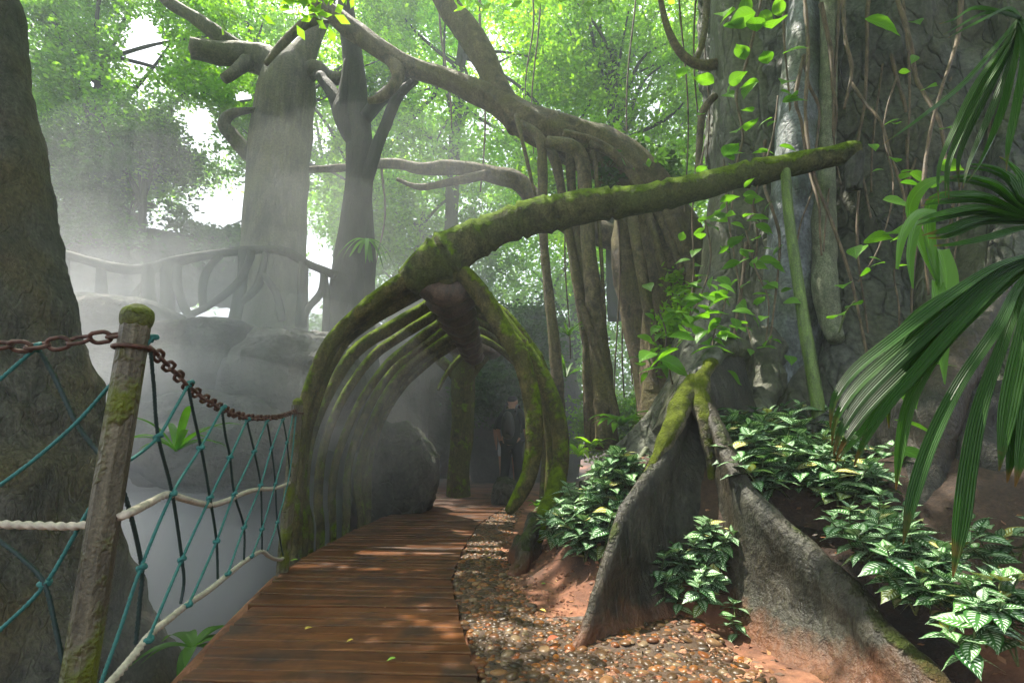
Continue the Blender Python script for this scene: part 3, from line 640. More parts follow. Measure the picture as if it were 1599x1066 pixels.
# low flank root behind the left bed
fin('buttress_root', [
    (at(1140, 520, 4.9), g3(1.3, 5.3), g3(1.9, 4.5), .09),
    (at(1090, 560, 4.9), g3(1.1, 5.3), g3(1.6, 4.5), .08),
    (at(1040, 610, 4.95), g3(.95, 5.4), g3(1.35, 4.5), .07),
    (at(990, 665, 5.0), g3(.9, 5.4), g3(1.15, 4.55), .06),
    (at(945, 712, 5.05), g3(.75, 5.4), g3(.95, 4.7), .05),
    (at(905, 752, 5.1), g3(.6, 5.3), g3(.72, 4.9), .04)], 'fig', GF, 221)
# smaller roots round the cleft
for L, mt in (([(1112, 566, 3.4, 9), (1097, 590, 3.26, 13), (1093, 615, 3.2, 15), (1098, 645, 3.12, 15), (1104, 680, 3.06, 12), (1110, 720, 3.02, 8), (1114, 780, 3.0, 4)], 'moss_root'),
          ([(1112, 566, 3.5, 8), (1086, 594, 3.33, 12), (1070, 622, 3.2, 17), (1055, 655, 3.1, 17), (1040, 690, 3.0, 13), (1018, 732, 2.92, 9), (992, 775, 2.84, 5)], 'moss_root'),
          ([(1160, 640, 3.9, 10), (1166, 590, 3.9, 12), (1160, 552, 3.8, 15), (1140, 542, 3.7, 16), (1115, 556, 3.5, 15), (1092, 580, 3.35, 14), (1082, 600, 3.3, 12)], 'fig'),
          ([(1190, 520, 4.1, 26), (1200, 590, 4.0, 24), (1185, 650, 3.85, 20), (1175, 700, 3.7, 24)], 'fig'),
          ([(1215, 660, 3.7, 14), (1240, 690, 3.5, 12), (1290, 660, 3.6, 14), (1340, 640, 3.7, 12)], 'fig_dark'),
          ([(835, 810, 4.2, 12), (822, 850, 3.9, 13), (812, 885, 3.75, 12), (800, 900, 3.65, 8)], 'buttress'),
          ([(1010, 700, 3.6, 4), (985, 735, 3.5, 5), (958, 765, 3.5, 5), (930, 800, 3.5, 4)], 'fig_pale')):
    mb = MB(); ptube(mb, L, n=22, amp=.42, nsc=9, seed=len(GF.children)+230, step=.02); mk('root', mb, M[mt], GF)
rw = np.random.default_rng(311)
for k in range(13):
    x = rw.uniform(1130, 1560); y = rw.uniform(-40, 420); L = []; dx = rw.normal()*22
    for q in range(7):
        L.append((x, y, 4.12-.0009*abs(x-1300)-.05*q*(y > 300)+(.55 if x < 1200 else 0), rw.uniform(1.6, 3.6) if q == 0 else L[0][3]*(1-.09*q))); dx = dx*.5+rw.normal()*9; x += dx; y += rw.uniform(35, 75)
    mb = MB(); ptube(mb, L, n=8, amp=.35, nsc=9, seed=320+k, step=.04); mk('aerial_root', mb, M['vine'], GF)
# knot hole lip on the dark stem
kb = MB(); c0 = at(1155, 232, 4.88)
tube(kb, [c0+np.array([.13*math.cos(a), -.02, .10*math.sin(a)]) for a in np.linspace(-.3, math.pi+.3, 12)], [.03]*12, n=8, amp=.3, seed=5); mk('knot', kb, M['fig'], GF)
#PART3

# ------------------------------------------------------------------ rocks left of the walk
def rock(name, c, r, mat, label, seed, group=None, n=48, amp=.28):
    th = np.linspace(0, math.pi, n//2+1)[:, None]; ph = (np.arange(n)/n*2*math.pi)[None]
    D = np.stack([np.sin(th)*np.cos(ph), np.sin(th)*np.sin(ph), np.cos(th)+0*ph], -1)
    D2 = np.sign(D)*np.abs(D)**.8
    k = 1+amp*fbm(D*1.3+seed*3.7, 1.0, 4, seed)+.05*fbm(D, 6, 3, seed+5)+.16*np.abs(fbm(D*2.1+seed, 1.0, 3, seed+7))-.07*np.abs(fbm(D*[1, 1, 5]+seed, 1.4, 3, seed+8))
    V = np.array(c)+D2*np.array(r)*k[..., None]
    m = n//2+1; i = np.arange(m-1)[:, None]; j = np.arange(n)[None]; j2 = (j+1) % n
    Q = np.stack([i*n+j, (i+1)*n+j, (i+1)*n+j2, i*n+j2], -1).reshape(-1, 4)
    return tag(mk(name, MB().add(V.reshape(-1, 3), Q), M[mat]), label, 'rock', group)
def prock(px, py, Y, rx, ry, rdepth, *a, **k):
    p = at(px, py, Y); s = depth_t(px, py, Y)/FPX
    return rock('boulder', p+np.array([0, rdepth*.6, 0]), (rx*s, rdepth, ry*s), *a, **k)
prock(435, 585, 5.6, 105, 85, .8, 'rock', 'large dark boulder under the pale trunk, left of the arch', 301, n=72)
prock(250, 560, 5.9, 150, 70, .8, 'rock', 'broad sloping grey rock below the rustic rail', 302, n=72)
prock(120, 500, 6.2, 110, 45, .7, 'rock', 'pinkish flat rock ledge behind the leaning trunk', 303, n=60)
prock(300, 690, 5.2, 150, 80, .7, 'rock', 'low wide rock rising from the mist behind the net', 304, n=60)
prock(615, 745, 7.0, 58, 82, .6, 'rock_moss', 'mossy boulder beside the boardwalk inside the arch', 306, n=72)
prock(600, 610, 10.0, 60, 120, .8, 'rock', 'tall pale rock wall seen through the left ribs', 307, n=72)
prock(660, 560, 11.5, 70, 170, .9, 'rock', 'grey pillar of rock left of the far post', 309, n=60, amp=.15)
prock(775, 640, 12.5, 45, 150, .9, 'rock', 'pale rock pillar right of the far post', 310, n=60, amp=.15)
prock(860, 640, 12.0, 50, 160, .9, 'rock', 'shadowed rock wall behind the walkers', 311, n=60, amp=.2)
prock(720, 600, 14.0, 130, 130, .9, 'rock_moss', 'dark rock face closing the end of the path', 312, n=60, amp=.2)
prock(190, 410, 8.8, 130, 60, .9, 'rock', 'grey rock hump under the trees beyond the rustic rail', 313, n=72)
prock(350, 410, 9.2, 90, 60, .9, 'rock', 'rounded rock below the bright gap in the leaves', 314, n=60)
prock(790, 775, 7.9, 22, 28, .25, 'rock_moss', 'small round stone at the path side by the dangling rib', 315, n=36)
prock(820, 868, 4.0, 26, 26, .14, 'buttress', 'small dark stump stone at the edge of the red soil', 316, n=36)

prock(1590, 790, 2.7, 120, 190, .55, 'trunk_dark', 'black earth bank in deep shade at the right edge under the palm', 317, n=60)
# rustic branch railing
RF = empty('branch_railing', at(300, 520, 6.9)); tag(RF, 'rustic railing of crooked branches above the misty rocks', 'railing')
mb = MB(); ptube(mb, [(60, 388, 6.7, 7), (120, 402, 6.7, 7), (180, 418, 6.7, 8), (225, 420, 6.8, 8), (262, 412, 6.9, 9), (290, 404, 6.9, 8), (340, 396, 7, 7), (400, 390, 7, 7), (445, 393, 7, 7), (480, 412, 7, 7), (525, 430, 7, 6)], n=10, amp=.2, seed=320); mk('top_rail', mb, M['root_fence'], RF)
for L in ([(158, 412, 6.7, 7), (158, 460, 6.7, 8), (155, 520, 6.7, 9)], [(100, 395, 6.7, 7), (98, 450, 6.7, 8), (96, 510, 6.7, 8)], [(232, 415, 6.8, 8), (232, 460, 6.8, 9), (226, 530, 6.8, 9)],
          [(262, 412, 6.9, 10), (262, 460, 6.9, 11), (258, 540, 6.9, 12)], [(228, 440, 6.8, 5), (205, 465, 6.8, 6), (182, 495, 6.8, 7), (170, 520, 6.8, 7)], [(230, 430, 6.8, 5), (240, 470, 6.8, 5), (238, 500, 6.8, 5)],
          [(278, 408, 6.9, 7), (276, 440, 6.9, 7), (288, 480, 6.9, 7), (310, 515, 6.9, 7), (330, 550, 6.9, 7)], [(300, 490, 6.9, 6), (330, 475, 6.9, 6), (368, 445, 6.9, 6), (388, 410, 6.9, 6), (392, 392, 6.9, 6)],
          [(348, 396, 7, 5), (325, 420, 7, 6), (316, 450, 7, 6), (318, 485, 7, 5)], [(380, 392, 7, 8), (378, 440, 7, 8), (366, 500, 7, 9)], [(415, 395, 7, 5), (405, 440, 7, 6), (390, 460, 7, 6), (372, 475, 7, 6)],
          [(412, 430, 7, 5), (432, 460, 7, 6), (440, 500, 7, 6)], [(474, 410, 7, 7), (473, 450, 7, 8), (470, 510, 7, 9)], [(505, 425, 7, 5), (502, 455, 7, 6), (482, 480, 7, 6), (472, 500, 7, 6)], [(506, 430, 7, 6), (510, 470, 7, 6), (508, 530, 7, 7)]):
    mb = MB(); ptube(mb, L, n=8, amp=.2, seed=len(RF.children)+321); mk('branch_post', mb, M['root_fence'], RF)

# ------------------------------------------------------------------ rib cage arch
RA = empty('rib_arch', (-.68, 4.4, 0)); tag(RA, 'mossy rib cage arch over the boardwalk with a long beam', 'arch')
BEAM = [(640, 440, 4.5, 26), (668, 418, 4.42, 34), (700, 398, 4.4, 38), (735, 376, 4.38, 36), (775, 358, 4.35, 33), (815, 344, 4.3, 34), (860, 334, 4.27, 33), (905, 322, 4.23, 34), (950, 318, 4.2, 30), (1000, 312, 4.15, 28), (1050, 302, 4.1, 27), (1100, 290, 4.02, 26), (1150, 276, 3.95, 24), (1195, 266, 3.88, 25), (1240, 256, 3.82, 22), (1290, 246, 3.76, 21), (1326, 238, 3.71, 21), (1338, 236, 3.7, 19)]
BEAM = [(a, b, c, r*(.95 if a < 720 else .80)) for a, b, c, r in BEAM]
mb = MB(); ptube(mb, BEAM, n=28, step=.03, amp=.14, nsc=4.5, seed=401, nodes=[.10, .205, .29, .37, .505, .62, .80], node_amp=.19); mk('beam', mb, M['beam'], RA)
mb = MB(); ptube(mb, [(1333, 238, 3.7, 14), (1334, 262, 3.72, 13), (1333, 296, 3.75, 11)], n=14, amp=.15, seed=402); mk('beam_hook', mb, M['fig_dark'], RA)
mb = MB(); ptube(mb, [(1226, 262, 3.8, 7), (1232, 340, 3.78, 7.5), (1243, 420, 3.75, 8), (1258, 520, 3.7, 9), (1275, 620, 3.65, 10), (1292, 740, 3.6, 10.5)], n=16, amp=.05, seed=403); mk('prop_pole', mb, M['pole'], RA)
# spine: overlapping brown plates on a long tube
mb = MB(); tube(mb, [(-.60, 4.35, 2.44), (-.62, 5, 2.5), (-.64, 6, 2.5), (-.66, 7, 2.48), (-.68, 8.3, 2.46)], [.13, .12, .11, .1, .08], n=16, amp=.15, seed=404); mk('spine', mb, M['bone'], RA)
for k, y in enumerate(np.arange(4.5, 8.1, .42)):
    mb = MB(); W_ = .20-.012*k
    tube(mb, [(-.62-W_*1.1, y, 2.36), (-.62-W_*.5, y, 2.30), (-.62, y, 2.28), (-.62+W_*.5, y, 2.30), (-.62+W_*1.1, y, 2.36)], [.10, .13, .15, .13, .10], n=12, amp=.15, nsc=5, seed=410+k); o = mk('spine_plate', mb, M['bone_under'], RA)
def ribpts(y, side, wd=1.0, end=.0, fr=0.0):
    P = [(.05, 2.47), (.26, 2.42), (.46, 2.32), (.74, 2.10), (.99, 1.80), (1.11, 1.50), (1.18, 1.13), (1.20, .75), (1.17, .35), (1.13, -.05)]
    P = [p for p in P if p[1] > end-.01]
    return [(-.66+side*x*wd, y+fr*(2.5-z)*.15, z) for x, z in P]
def rib(pts, r0, r1, seed, nodes=(.40,), n=18):
    mb = MB(); m = len(pts); tube(mb, pts, np.linspace(r0, r1, m)**1, n=n, step=.03, amp=.10, nsc=4, seed=seed, nodes=nodes, node_amp=.14); return mk('rib', mb, M['bone'], RA)
# left side, front to back, each with its own bend
def cr(x, y): return 430+x/2.132, 350+y/2.132
for k, (L, nd) in enumerate([
    ([(530, 165, 4.54, 12), (420, 222, 4.54, 13), (310, 298, 4.54, 12), (208, 385, 4.52, 11), (150, 495, 4.52, 10), (108, 612, 4.5, 10), (86, 740, 4.5, 11), (70, 900, 4.5, 12), (66, 1060, 4.5, 13)], [.26, .4]),
    ([(568, 262, 5.2, 10), (530, 300, 5.2, 11), (425, 368, 5.2, 11), (325, 440, 5.18, 10), (236, 560, 5.15, 9), (182, 675, 5.1, 9), (152, 790, 5.1, 9), (142, 920, 5.1, 9), (150, 1050, 5.1, 9)], [.3]),
    ([(618, 350, 6.45, 8), (594, 384, 6.45, 9), (495, 450, 6.45, 8), (410, 532, 6.45, 8), (340, 650, 6.4, 8), (300, 775, 6.35, 8), (290, 960, 6.35, 7)], [.38]),
    ([(600, 312, 5.85, 9), (570, 346, 5.85, 9), (460, 425, 5.85, 9), (385, 495, 5.85, 8), (312, 608, 5.8, 8), (268, 716, 5.8, 8), (240, 830, 5.8, 8), (236, 1000, 5.8, 8)], [.34]),
    ([(520, 150, 4.42, 17), (400, 205, 4.42, 18), (290, 290, 4.42, 17), (185, 392, 4.4, 15), (130, 500, 4.4, 12), (95, 610, 4.4, 12), (78, 740, 4.4, 13), (60, 900, 4.4, 14), (50, 1080, 4.4, 16)], [.17, .36]),
    ([(540, 190, 4.66, 13), (440, 245, 4.66, 15), (330, 310, 4.66, 13), (232, 385, 4.64, 13), (170, 490, 4.62, 12), (125, 620, 4.6, 11), (95, 740, 4.6, 12), (80, 900, 4.6, 13), (85, 1060, 4.6, 14)], [.33]),
    ([(560, 230, 4.95, 12), (500, 275, 4.95, 13), (400, 335, 4.95, 13), (270, 420, 4.92, 13), (190, 540, 4.9, 11), (135, 660, 4.85, 10), (105, 780, 4.8, 10), (95, 920, 4.8, 11), (110, 1040, 4.8, 11)], [.3]),
    ([(580, 290, 5.5, 9), (555, 322, 5.5, 10), (440, 410, 5.5, 10), (370, 470, 5.48, 9), (290, 580, 5.45, 8), (240, 680, 5.42, 8), (205, 780, 5.4, 8), (188, 900, 5.4, 8), (192, 1040, 5.4, 7)], [.33]),
    ([(610, 335, 6.2, 10), (585, 372, 6.2, 10), (480, 440, 6.2, 10), (400, 520, 6.2, 9), (330, 640, 6.15, 8), (290, 760, 6.1, 8), (272, 880, 6.1, 8), (285, 985, 6.1, 7)], [.38]),
    ([(620, 360, 6.7, 8), (600, 395, 6.7, 8), (510, 460, 6.7, 8), (420, 545, 6.7, 8), (350, 660, 6.65, 8), (312, 790, 6.6, 8), (308, 940, 6.6, 7)], [.38])]):
    pp = [at(*cr(a, b), c) for a, b, c, r in L]; rr_ = [r*(.80 if k == 0 else .76)/FPX*depth_t(*cr(a, b), c) for a, b, c, r in L]; pp.append(pp[-1]+np.array([.02, 0, -.9])); rr_.append(rr_[-1])
    mb = MB(); tube(mb, pp, rr_, n=20, step=.03, amp=.12, nsc=4, seed=430+k, nodes=nd, node_amp=.14); mk('rib', mb, M['bone'], RA)
rib([(-.66, 7.9, 2.42), (-.85, 7.9, 2.25), (-1.05, 7.9, 2.0), (-1.17, 7.9, 1.75)], .06, .025, 440, nodes=None)
# right side: the front rib dangles free of the ground, the rest stand in the bed
ptsr = [at(*q) for q in ((700, 420, 4.4), (728, 432, 4.4), (758, 470, 4.4), (785, 515, 4.38), (808, 548, 4.36), (823, 590, 4.35), (833, 640, 4.34), (834, 690, 4.33), (826, 740, 4.32), (810, 775, 4.31), (793, 800, 4.3))]
mb = MB(); tube(mb, ptsr, [.09, .09, .088, .085, .085, .078, .078, .077, .072, .06, .035], n=20, step=.03, amp=.09, seed=450, nodes=[.17, .42], node_amp=.14); mk('rib', mb, M['bone'], RA)
ptsr = [at(*q) for q in ((735, 440, 4.75), (765, 478, 4.75), (800, 525, 4.72), (832, 566, 4.7), (856, 610, 4.68), (872, 660, 4.65), (876, 710, 4.6), (868, 760, 4.5), (852, 800, 4.35), (832, 850, 4.1))]
mb = MB(); tube(mb, ptsr, [.09, .09, .09, .09, .088, .08, .078, .078, .075, .06], n=20, step=.03, amp=.12, seed=451, nodes=[.30, .78], node_amp=.14); mk('rib', mb, M['bone'], RA)
for k, (y, wd, r0, r1) in enumerate([(4.9, .87, .07, .05), (5.15, .92, .07, .05), (5.4, .90, .065, .05), (5.7, .95, .06, .045), (6.1, .93, .06, .045), (6.6, .95, .06, .04), (7.2, .93, .06, .04)]):
    rib(ribpts(y, 1, wd, end=-.1), r0, r1, 455+k, nodes=(.38,))
# far support post with a forked head and cap board
FP = empty('forked_post', g3(-.86, 8.75, 0)); tag(FP, 'thick forked log post standing in the walk at the far end of the arch', 'post')
mb = MB(); ptube(mb, [(716, 790, 8.6, 21), (716, 740, 8.6, 17), (722, 680, 8.6, 18), (724, 600, 8.6, 19), (727, 535, 8.6, 19)], n=20, amp=.12, nsc=3, seed=470, step=.06); mk('post_trunk', mb, M['bone'], FP)
for L in ([(722, 600, 8.6, 11), (702, 575, 8.6, 9), (682, 558, 8.5, 8)], [(726, 600, 8.6, 8), (745, 572, 8.6, 8), (762, 552, 8.6, 8)]):
    mb = MB(); ptube(mb, L, n=10, amp=.15, seed=472); mk('fork', mb, M['bone'], FP)
rock('cap_stone', at(742, 548, 8.7), (.45, .5, .13), 'bone_under', 'weathered slab capping the forked post', 475, n=36, amp=.15)['category'] = 'slab'

# ------------------------------------------------------------------ chain and net fence
A0 = np.array([-.985, 1.27, 0]); A1 = np.array([-1.60, 3.74, 0])
def plane_hit(px, py, P, Q, off=0.0):
    d = ray(px, py); u = Q-P; n = np.array([u[1], -u[0], 0]); n /= np.linalg.norm(n)
    t = np.dot(P+n*off-CAMP, n)/np.dot(d, n); return CAMP+d*t
B1 = np.array([-1.75, 1.10, 0])
def rl(px, py, off=0.0):
    if px > 228: return plane_hit(px, py, A0, A1, off)
    return plane_hit(px, py, A0, B1, off)
def fence_post(loc, top, h0, r, label, capr):
    o = empty('fence_post', (loc[0], loc[1], -.3)); tag(o, label, 'post')
    mb = MB(); ns = 8; zs = np.linspace(-.3, top, 30); V = []
    for z in zs:
        for k in range(ns):
            a = (k+.5)/ns*2*math.pi+.25; rr = r*(1+.04*vnoise(np.array([math.cos(a)*2, math.sin(a)*2, z*4+loc[0]])))
            V.append((loc[0]+rr*math.cos(a), loc[1]+rr*math.sin(a), z))
    Q = [[i*ns+k, i*ns+(k+1) % ns, (i+1)*ns+(k+1) % ns, (i+1)*ns+k] for i in range(29) for k in range(ns)]
    mb.add(V, Q); p = mk('shaft', mb, M['post'], o, smooth=False)
    mb = MB(); tube(mb, [(loc[0], loc[1], top-.012), (loc[0], loc[1], top+.004), (loc[0], loc[1], top+capr*.6), (loc[0], loc[1], top+capr*1.15), (loc[0], loc[1], top+capr*1.55)], [r*.8, capr, capr*1.08, capr*.95, capr*.4], n=20, step=.006, amp=.05, nsc=20); mk('cap', mb, M['postcap'], o)
    mb = MB(); tube(mb, [(loc[0]+(r+.006)*math.cos(a), loc[1]+(r+.006)*math.sin(a), top-.06) for a in np.linspace(0, 2*math.pi, 20)], [.006]*20, n=6); mk('iron_band', mb, M['rust'], o)
    return o
fence_post((-.985, 1.27), 1.165, 0, .034, 'near fence post with a rounded moss green cap', .036)
fence_post((-1.60, 3.74), 1.165, 0, .042, 'far fence post at the foot of the mossy arch', .034)
def chain(P, label, link=.052):
    P, _ = resample(P, [0]*len(P), .01); s = np.concatenate([[0], np.cumsum(np.linalg.norm(np.diff(P, axis=0), axis=1))])
    pitch = link*.74; n = int(s[-1]/pitch); mb = MB()
    T, N, B = frames(P)
    for k in range(n):
        q = (k+.5)*pitch; idx = min(np.searchsorted(s, q), len(P)-1); c = P[idx]; t_ = T[idx]
        up = np.array([0, 0, 1.]); sd = np.cross(t_, up); sd /= np.linalg.norm(sd); up = np.cross(sd, t_)
        a = math.radians(55 if k % 2 else -38)+.2*math.sin(k*1.7); u = sd*math.cos(a)+up*math.sin(a)
        hl = link*.5-.006; hw = link*.26; ring = []
        for z in np.linspace(0, 2*math.pi, 17)[:-1]:
            cx_ = (hl-hw)*np.sign(math.cos(z)); ring.append(c+t_*(cx_+hw*math.cos(z))+u*hw*math.sin(z))
        ring = np.array(ring); m = len(ring); nn = np.cross(t_, u); V = []
        for i_ in range(m):
            tg = ring[(i_+1) % m]-ring[i_-1]; tg /= np.linalg.norm(tg); o2 = np.cross(tg, nn)
            for z in range(6):
                b = z/6*2*math.pi; V.append(ring[i_]+(nn*math.cos(b)+o2*math.sin(b))*.0055)
        Q = [[i_*6+z, i_*6+(z+1) % 6, ((i_+1) % m)*6+(z+1) % 6, ((i_+1) % m)*6+z] for i_ in range(m) for z in range(6)]
        mb.add(V, Q)
    return tag(mk('iron_chain', mb, M['rust']), label, 'chain')
chain([rl(*q) for q in ((-90, 545), (-40, 541), (0, 539), (45, 541), (85, 537), (130, 530), (170, 525), (208, 520))], 'rusty chain left of the near fence post', .058)
chain([rl(*q) for q in ((232, 540), (252, 560), (275, 583), (305, 612), (340, 634), (372, 648), (400, 652), (430, 651), (450, 646), (468, 638))], 'rusty chain sagging between the two fence posts', .058)
def rope(mb, P, r, tw=95):
    P, _ = resample(P, [0]*len(P), .006); tube(mb, P, [r]*len(P), n=12, step=.008, lobes=3, lobe_amp=.26, twist=tw)
for pts, lab in (([(-60, 815), (0, 818), (60, 820), (110, 821), (140, 818)], 'cream rope tied to the left of the near fence post'),
                 ([(186, 806), (205, 799), (235, 784), (262, 772), (285, 778), (310, 785), (332, 788), (358, 780), (380, 770), (402, 764), (425, 763), (440, 759), (456, 751)], 'upper cream rope threaded halfway up the net'),
                 ([(120, 1120), (172, 1066), (205, 1028), (235, 990), (262, 968), (292, 944), (325, 922), (355, 898), (385, 874), (408, 861), (420, 868), (432, 873), (443, 868), (446, 830), (452, 790), (457, 754)], 'lower cream rope along the bottom edge of the net')):
    mb = MB(); rope(mb, [rl(*q) if q[0] > 228 or lab[0:5] != 'lower' else plane_hit(*q, A0, A1) for q in pts], .0085 if 'left' in lab else .0095); tag(mk('rope', mb, M['white_rope']), lab, 'rope')
TEAL_L = [[(239, 527), (180, 592), (122, 657), (60, 712), (0, 757), (-50, 790)], [(59, 541), (30, 566), (0, 592), (-30, 615)], [(176, 733), (129, 812), (71, 911), (0, 983), (-40, 1018)]]
TEAL_R = [[(297, 595), (272, 640), (247, 682), (212, 712), (176, 733)], [(349, 634), (313, 699), (269, 771), (220, 886), (190, 975), (158, 1066), (150, 1100)], [(387, 653), (359, 714), (328, 777), (284, 873), (231, 999)],
          [(417, 656), (397, 705), (366, 771), (338, 845), (310, 910), (294, 944)], [(442, 653), (424, 700), (407, 757), (381, 823), (356, 895)], [(458, 645), (448, 691), (430, 755), (409, 826), (393, 868)], [(462, 650), (452, 740), (433, 815), (418, 859)]]
DARK_L = [[(59, 541), (88, 595), (118, 658), (146, 697), (176, 733), (200, 790), (221, 884), (218, 940), (212, 1005)], [(-40, 822), (0, 845), (35, 872), (69, 911), (88, 985), (105, 1066), (112, 1100)]]
DARK_R = [[(235, 546), (240, 600), (247, 681), (269, 771), (284, 872), (287, 910), (282, 942)], [(294, 604), (303, 650), (314, 700), (328, 777), (338, 845), (340, 903)], [(347, 642), (352, 680), (359, 714), (366, 771), (381, 823), (381, 873)],
          [(386, 659), (397, 705), (407, 757), (409, 826), (409, 859)], [(417, 659), (424, 700), (430, 755), (433, 815), (442, 867)], [(442, 656), (448, 691), (453, 744)]]
def net(teal, dark, knots, label, Pn, Qn):
    o = empty('rope_net', (*((Pn+Qn)/2)[:2], .1)); tag(o, label, 'net')
    mb = MB()
    for L in teal: rope(mb, [plane_hit(*q, Pn, Qn, .012) for q in L], .0043, 190)
    mk('teal_strand', mb, M['teal_rope'], o)
    mb = MB()
    for L in dark: rope(mb, [plane_hit(*q, Pn, Qn, .004) for q in L], .0046, 190)
    mk('dark_strand', mb, M['dark_rope'], o)
    for q in knots:
        mb = MB(); c = plane_hit(*q, Pn, Qn, .012); R_ = .0085
        for k in range(2):
            a = k*1.5+q[0]; ax = np.array([math.cos(a)*.5, math.sin(a)*.3, .8]); ax /= np.linalg.norm(ax); e1 = np.cross(ax, [1, .3, 0]); e1 /= np.linalg.norm(e1); e2 = np.cross(ax, e1)
            tube(mb, [c+(e1*math.cos(z)+e2*math.sin(z))*R_*.95+ax*(z-3)*.0022 for z in np.linspace(0, 2*math.pi, 14)], [.0058]*14, n=7, step=.004)
        mk('rope_knot', mb, M['teal_rope'], o)
KL = [(118, 657), (176, 733), (69, 911), (59, 541)]
KR = [(239, 527), (247, 682), (269, 771), (221, 886), (284, 873), (232, 999), (313, 699), (328, 777), (338, 845), (294, 944), (359, 714), (366, 771), (381, 823), (356, 895), (397, 705), (407, 757), (409, 826), (393, 868), (424, 700), (430, 755), (433, 815), (448, 691), (297, 598), (349, 636), (387, 655), (417, 658), (442, 655)]
net(TEAL_L, DARK_L[1:], KL[2:], 'teal rope net left of the near fence post', A0, B1)
net(TEAL_R, DARK_R, KR, 'teal rope net hung between the two fence posts', A0, A1)
# the strand that crosses from the left panel in front of the near post
mb = MB(); rope(mb, [plane_hit(*q, A0, B1, .05) for q in DARK_L[0][:5]]+[plane_hit(*q, A0, A1, .004) for q in DARK_L[0][5:]], .0052, 160)
tag(mk('rope', mb, M['dark_rope']), 'dark green strand slung across the near fence post', 'rope')
#PART4

# ------------------------------------------------------------------ foliage
def leaf_quads(C, size, rng, flat=.5, asp=.55):
    n = len(C); a = rng.random(n)*2*math.pi
    nz = np.stack([rng.normal(size=n), rng.normal(size=n), rng.normal(size=n)*.6+flat*2.2], -1); nz /= np.linalg.norm(nz, axis=1)[:, None]
    d = np.stack([np.cos(a), np.sin(a), rng.normal(size=n)*.3-.25], -1); d -= nz*np.sum(d*nz, 1)[:, None]; d /= np.linalg.norm(d, axis=1)[:, None]
    s = np.cross(nz, d); L = (size*(.6+.8*rng.random(n)))[:, None]; W_ = L*asp*.5
    V = np.stack([C-d*L*.5, C+s*W_-nz*L*.05, C+d*L*.5-nz*L*.12, C-s*W_-nz*L*.05], 1).reshape(-1, 3)
    return V, (np.arange(n)*4)[:, None]+np.array([[0, 1, 2, 3]])
GAPS = [(352, 332, 50, 25), (222, 72, 28, 44), (312, 192, 22, 26), (505, 425, 24, 36), (380, 150, 16, 10), (150, 130, 14, 10), (462, 60, 16, 12)]
def sprays(cl, per, tw, size, rng, mb, flat=.5, gaps=False):
    """cl: list of (centre, radius). Leaves sit along short twigs that leave each centre."""
    for c, r in cl:
        k = max(2, int(tw)); D = rng.normal(size=(k, 3)); D[:, 2] = D[:, 2]*.55-.1; D /= np.linalg.norm(D, axis=1)[:, None]
        t = rng.random((k, per))**.7; R_ = r*(.6+.6*rng.random((k, 1)))
        P = c+D[:, None, :]*(t*R_)[..., None]; P[..., 2] -= (t**2)*r*.25; P = P.reshape(-1, 3)+rng.normal(size=(k*per, 3))*size*.7
        if gaps:                       # the crowns stand apart here and the sky shows through
            zc = P[:, 1]*cP+(P[:, 2]-CAM_H)*sP; u_ = 799.5+FPX*P[:, 0]/zc; v_ = 533-FPX*(-P[:, 1]*sP+(P[:, 2]-CAM_H)*cP)/zc
            nz_ = .45*vnoise(np.stack([u_, v_, 0*u_], -1)/16.)+.2*rng.normal(size=len(u_)); keep = np.ones(len(u_), bool)
            for a_, b_, c_, d_ in GAPS: keep &= ((u_-a_)/c_)**2+((v_-b_)/d_)**2 > 1+nz_
            P = P[keep]
            if not len(P): continue
        V, Q = leaf_quads(P, size, rng, flat); mb.add(V, Q)
HOLES = [(352, 335, 72, 44), (222, 75, 40, 58), (312, 195, 28, 30), (505, 425, 30, 44), (880, 190, 16, 14)]
def proj(p):
    v = np.asarray(p)-CAMP; zc = v[1]*cP+v[2]*sP; yc = -v[1]*sP+v[2]*cP
    return 799.5+FPX*v[0]/zc, 533-FPX*yc/zc
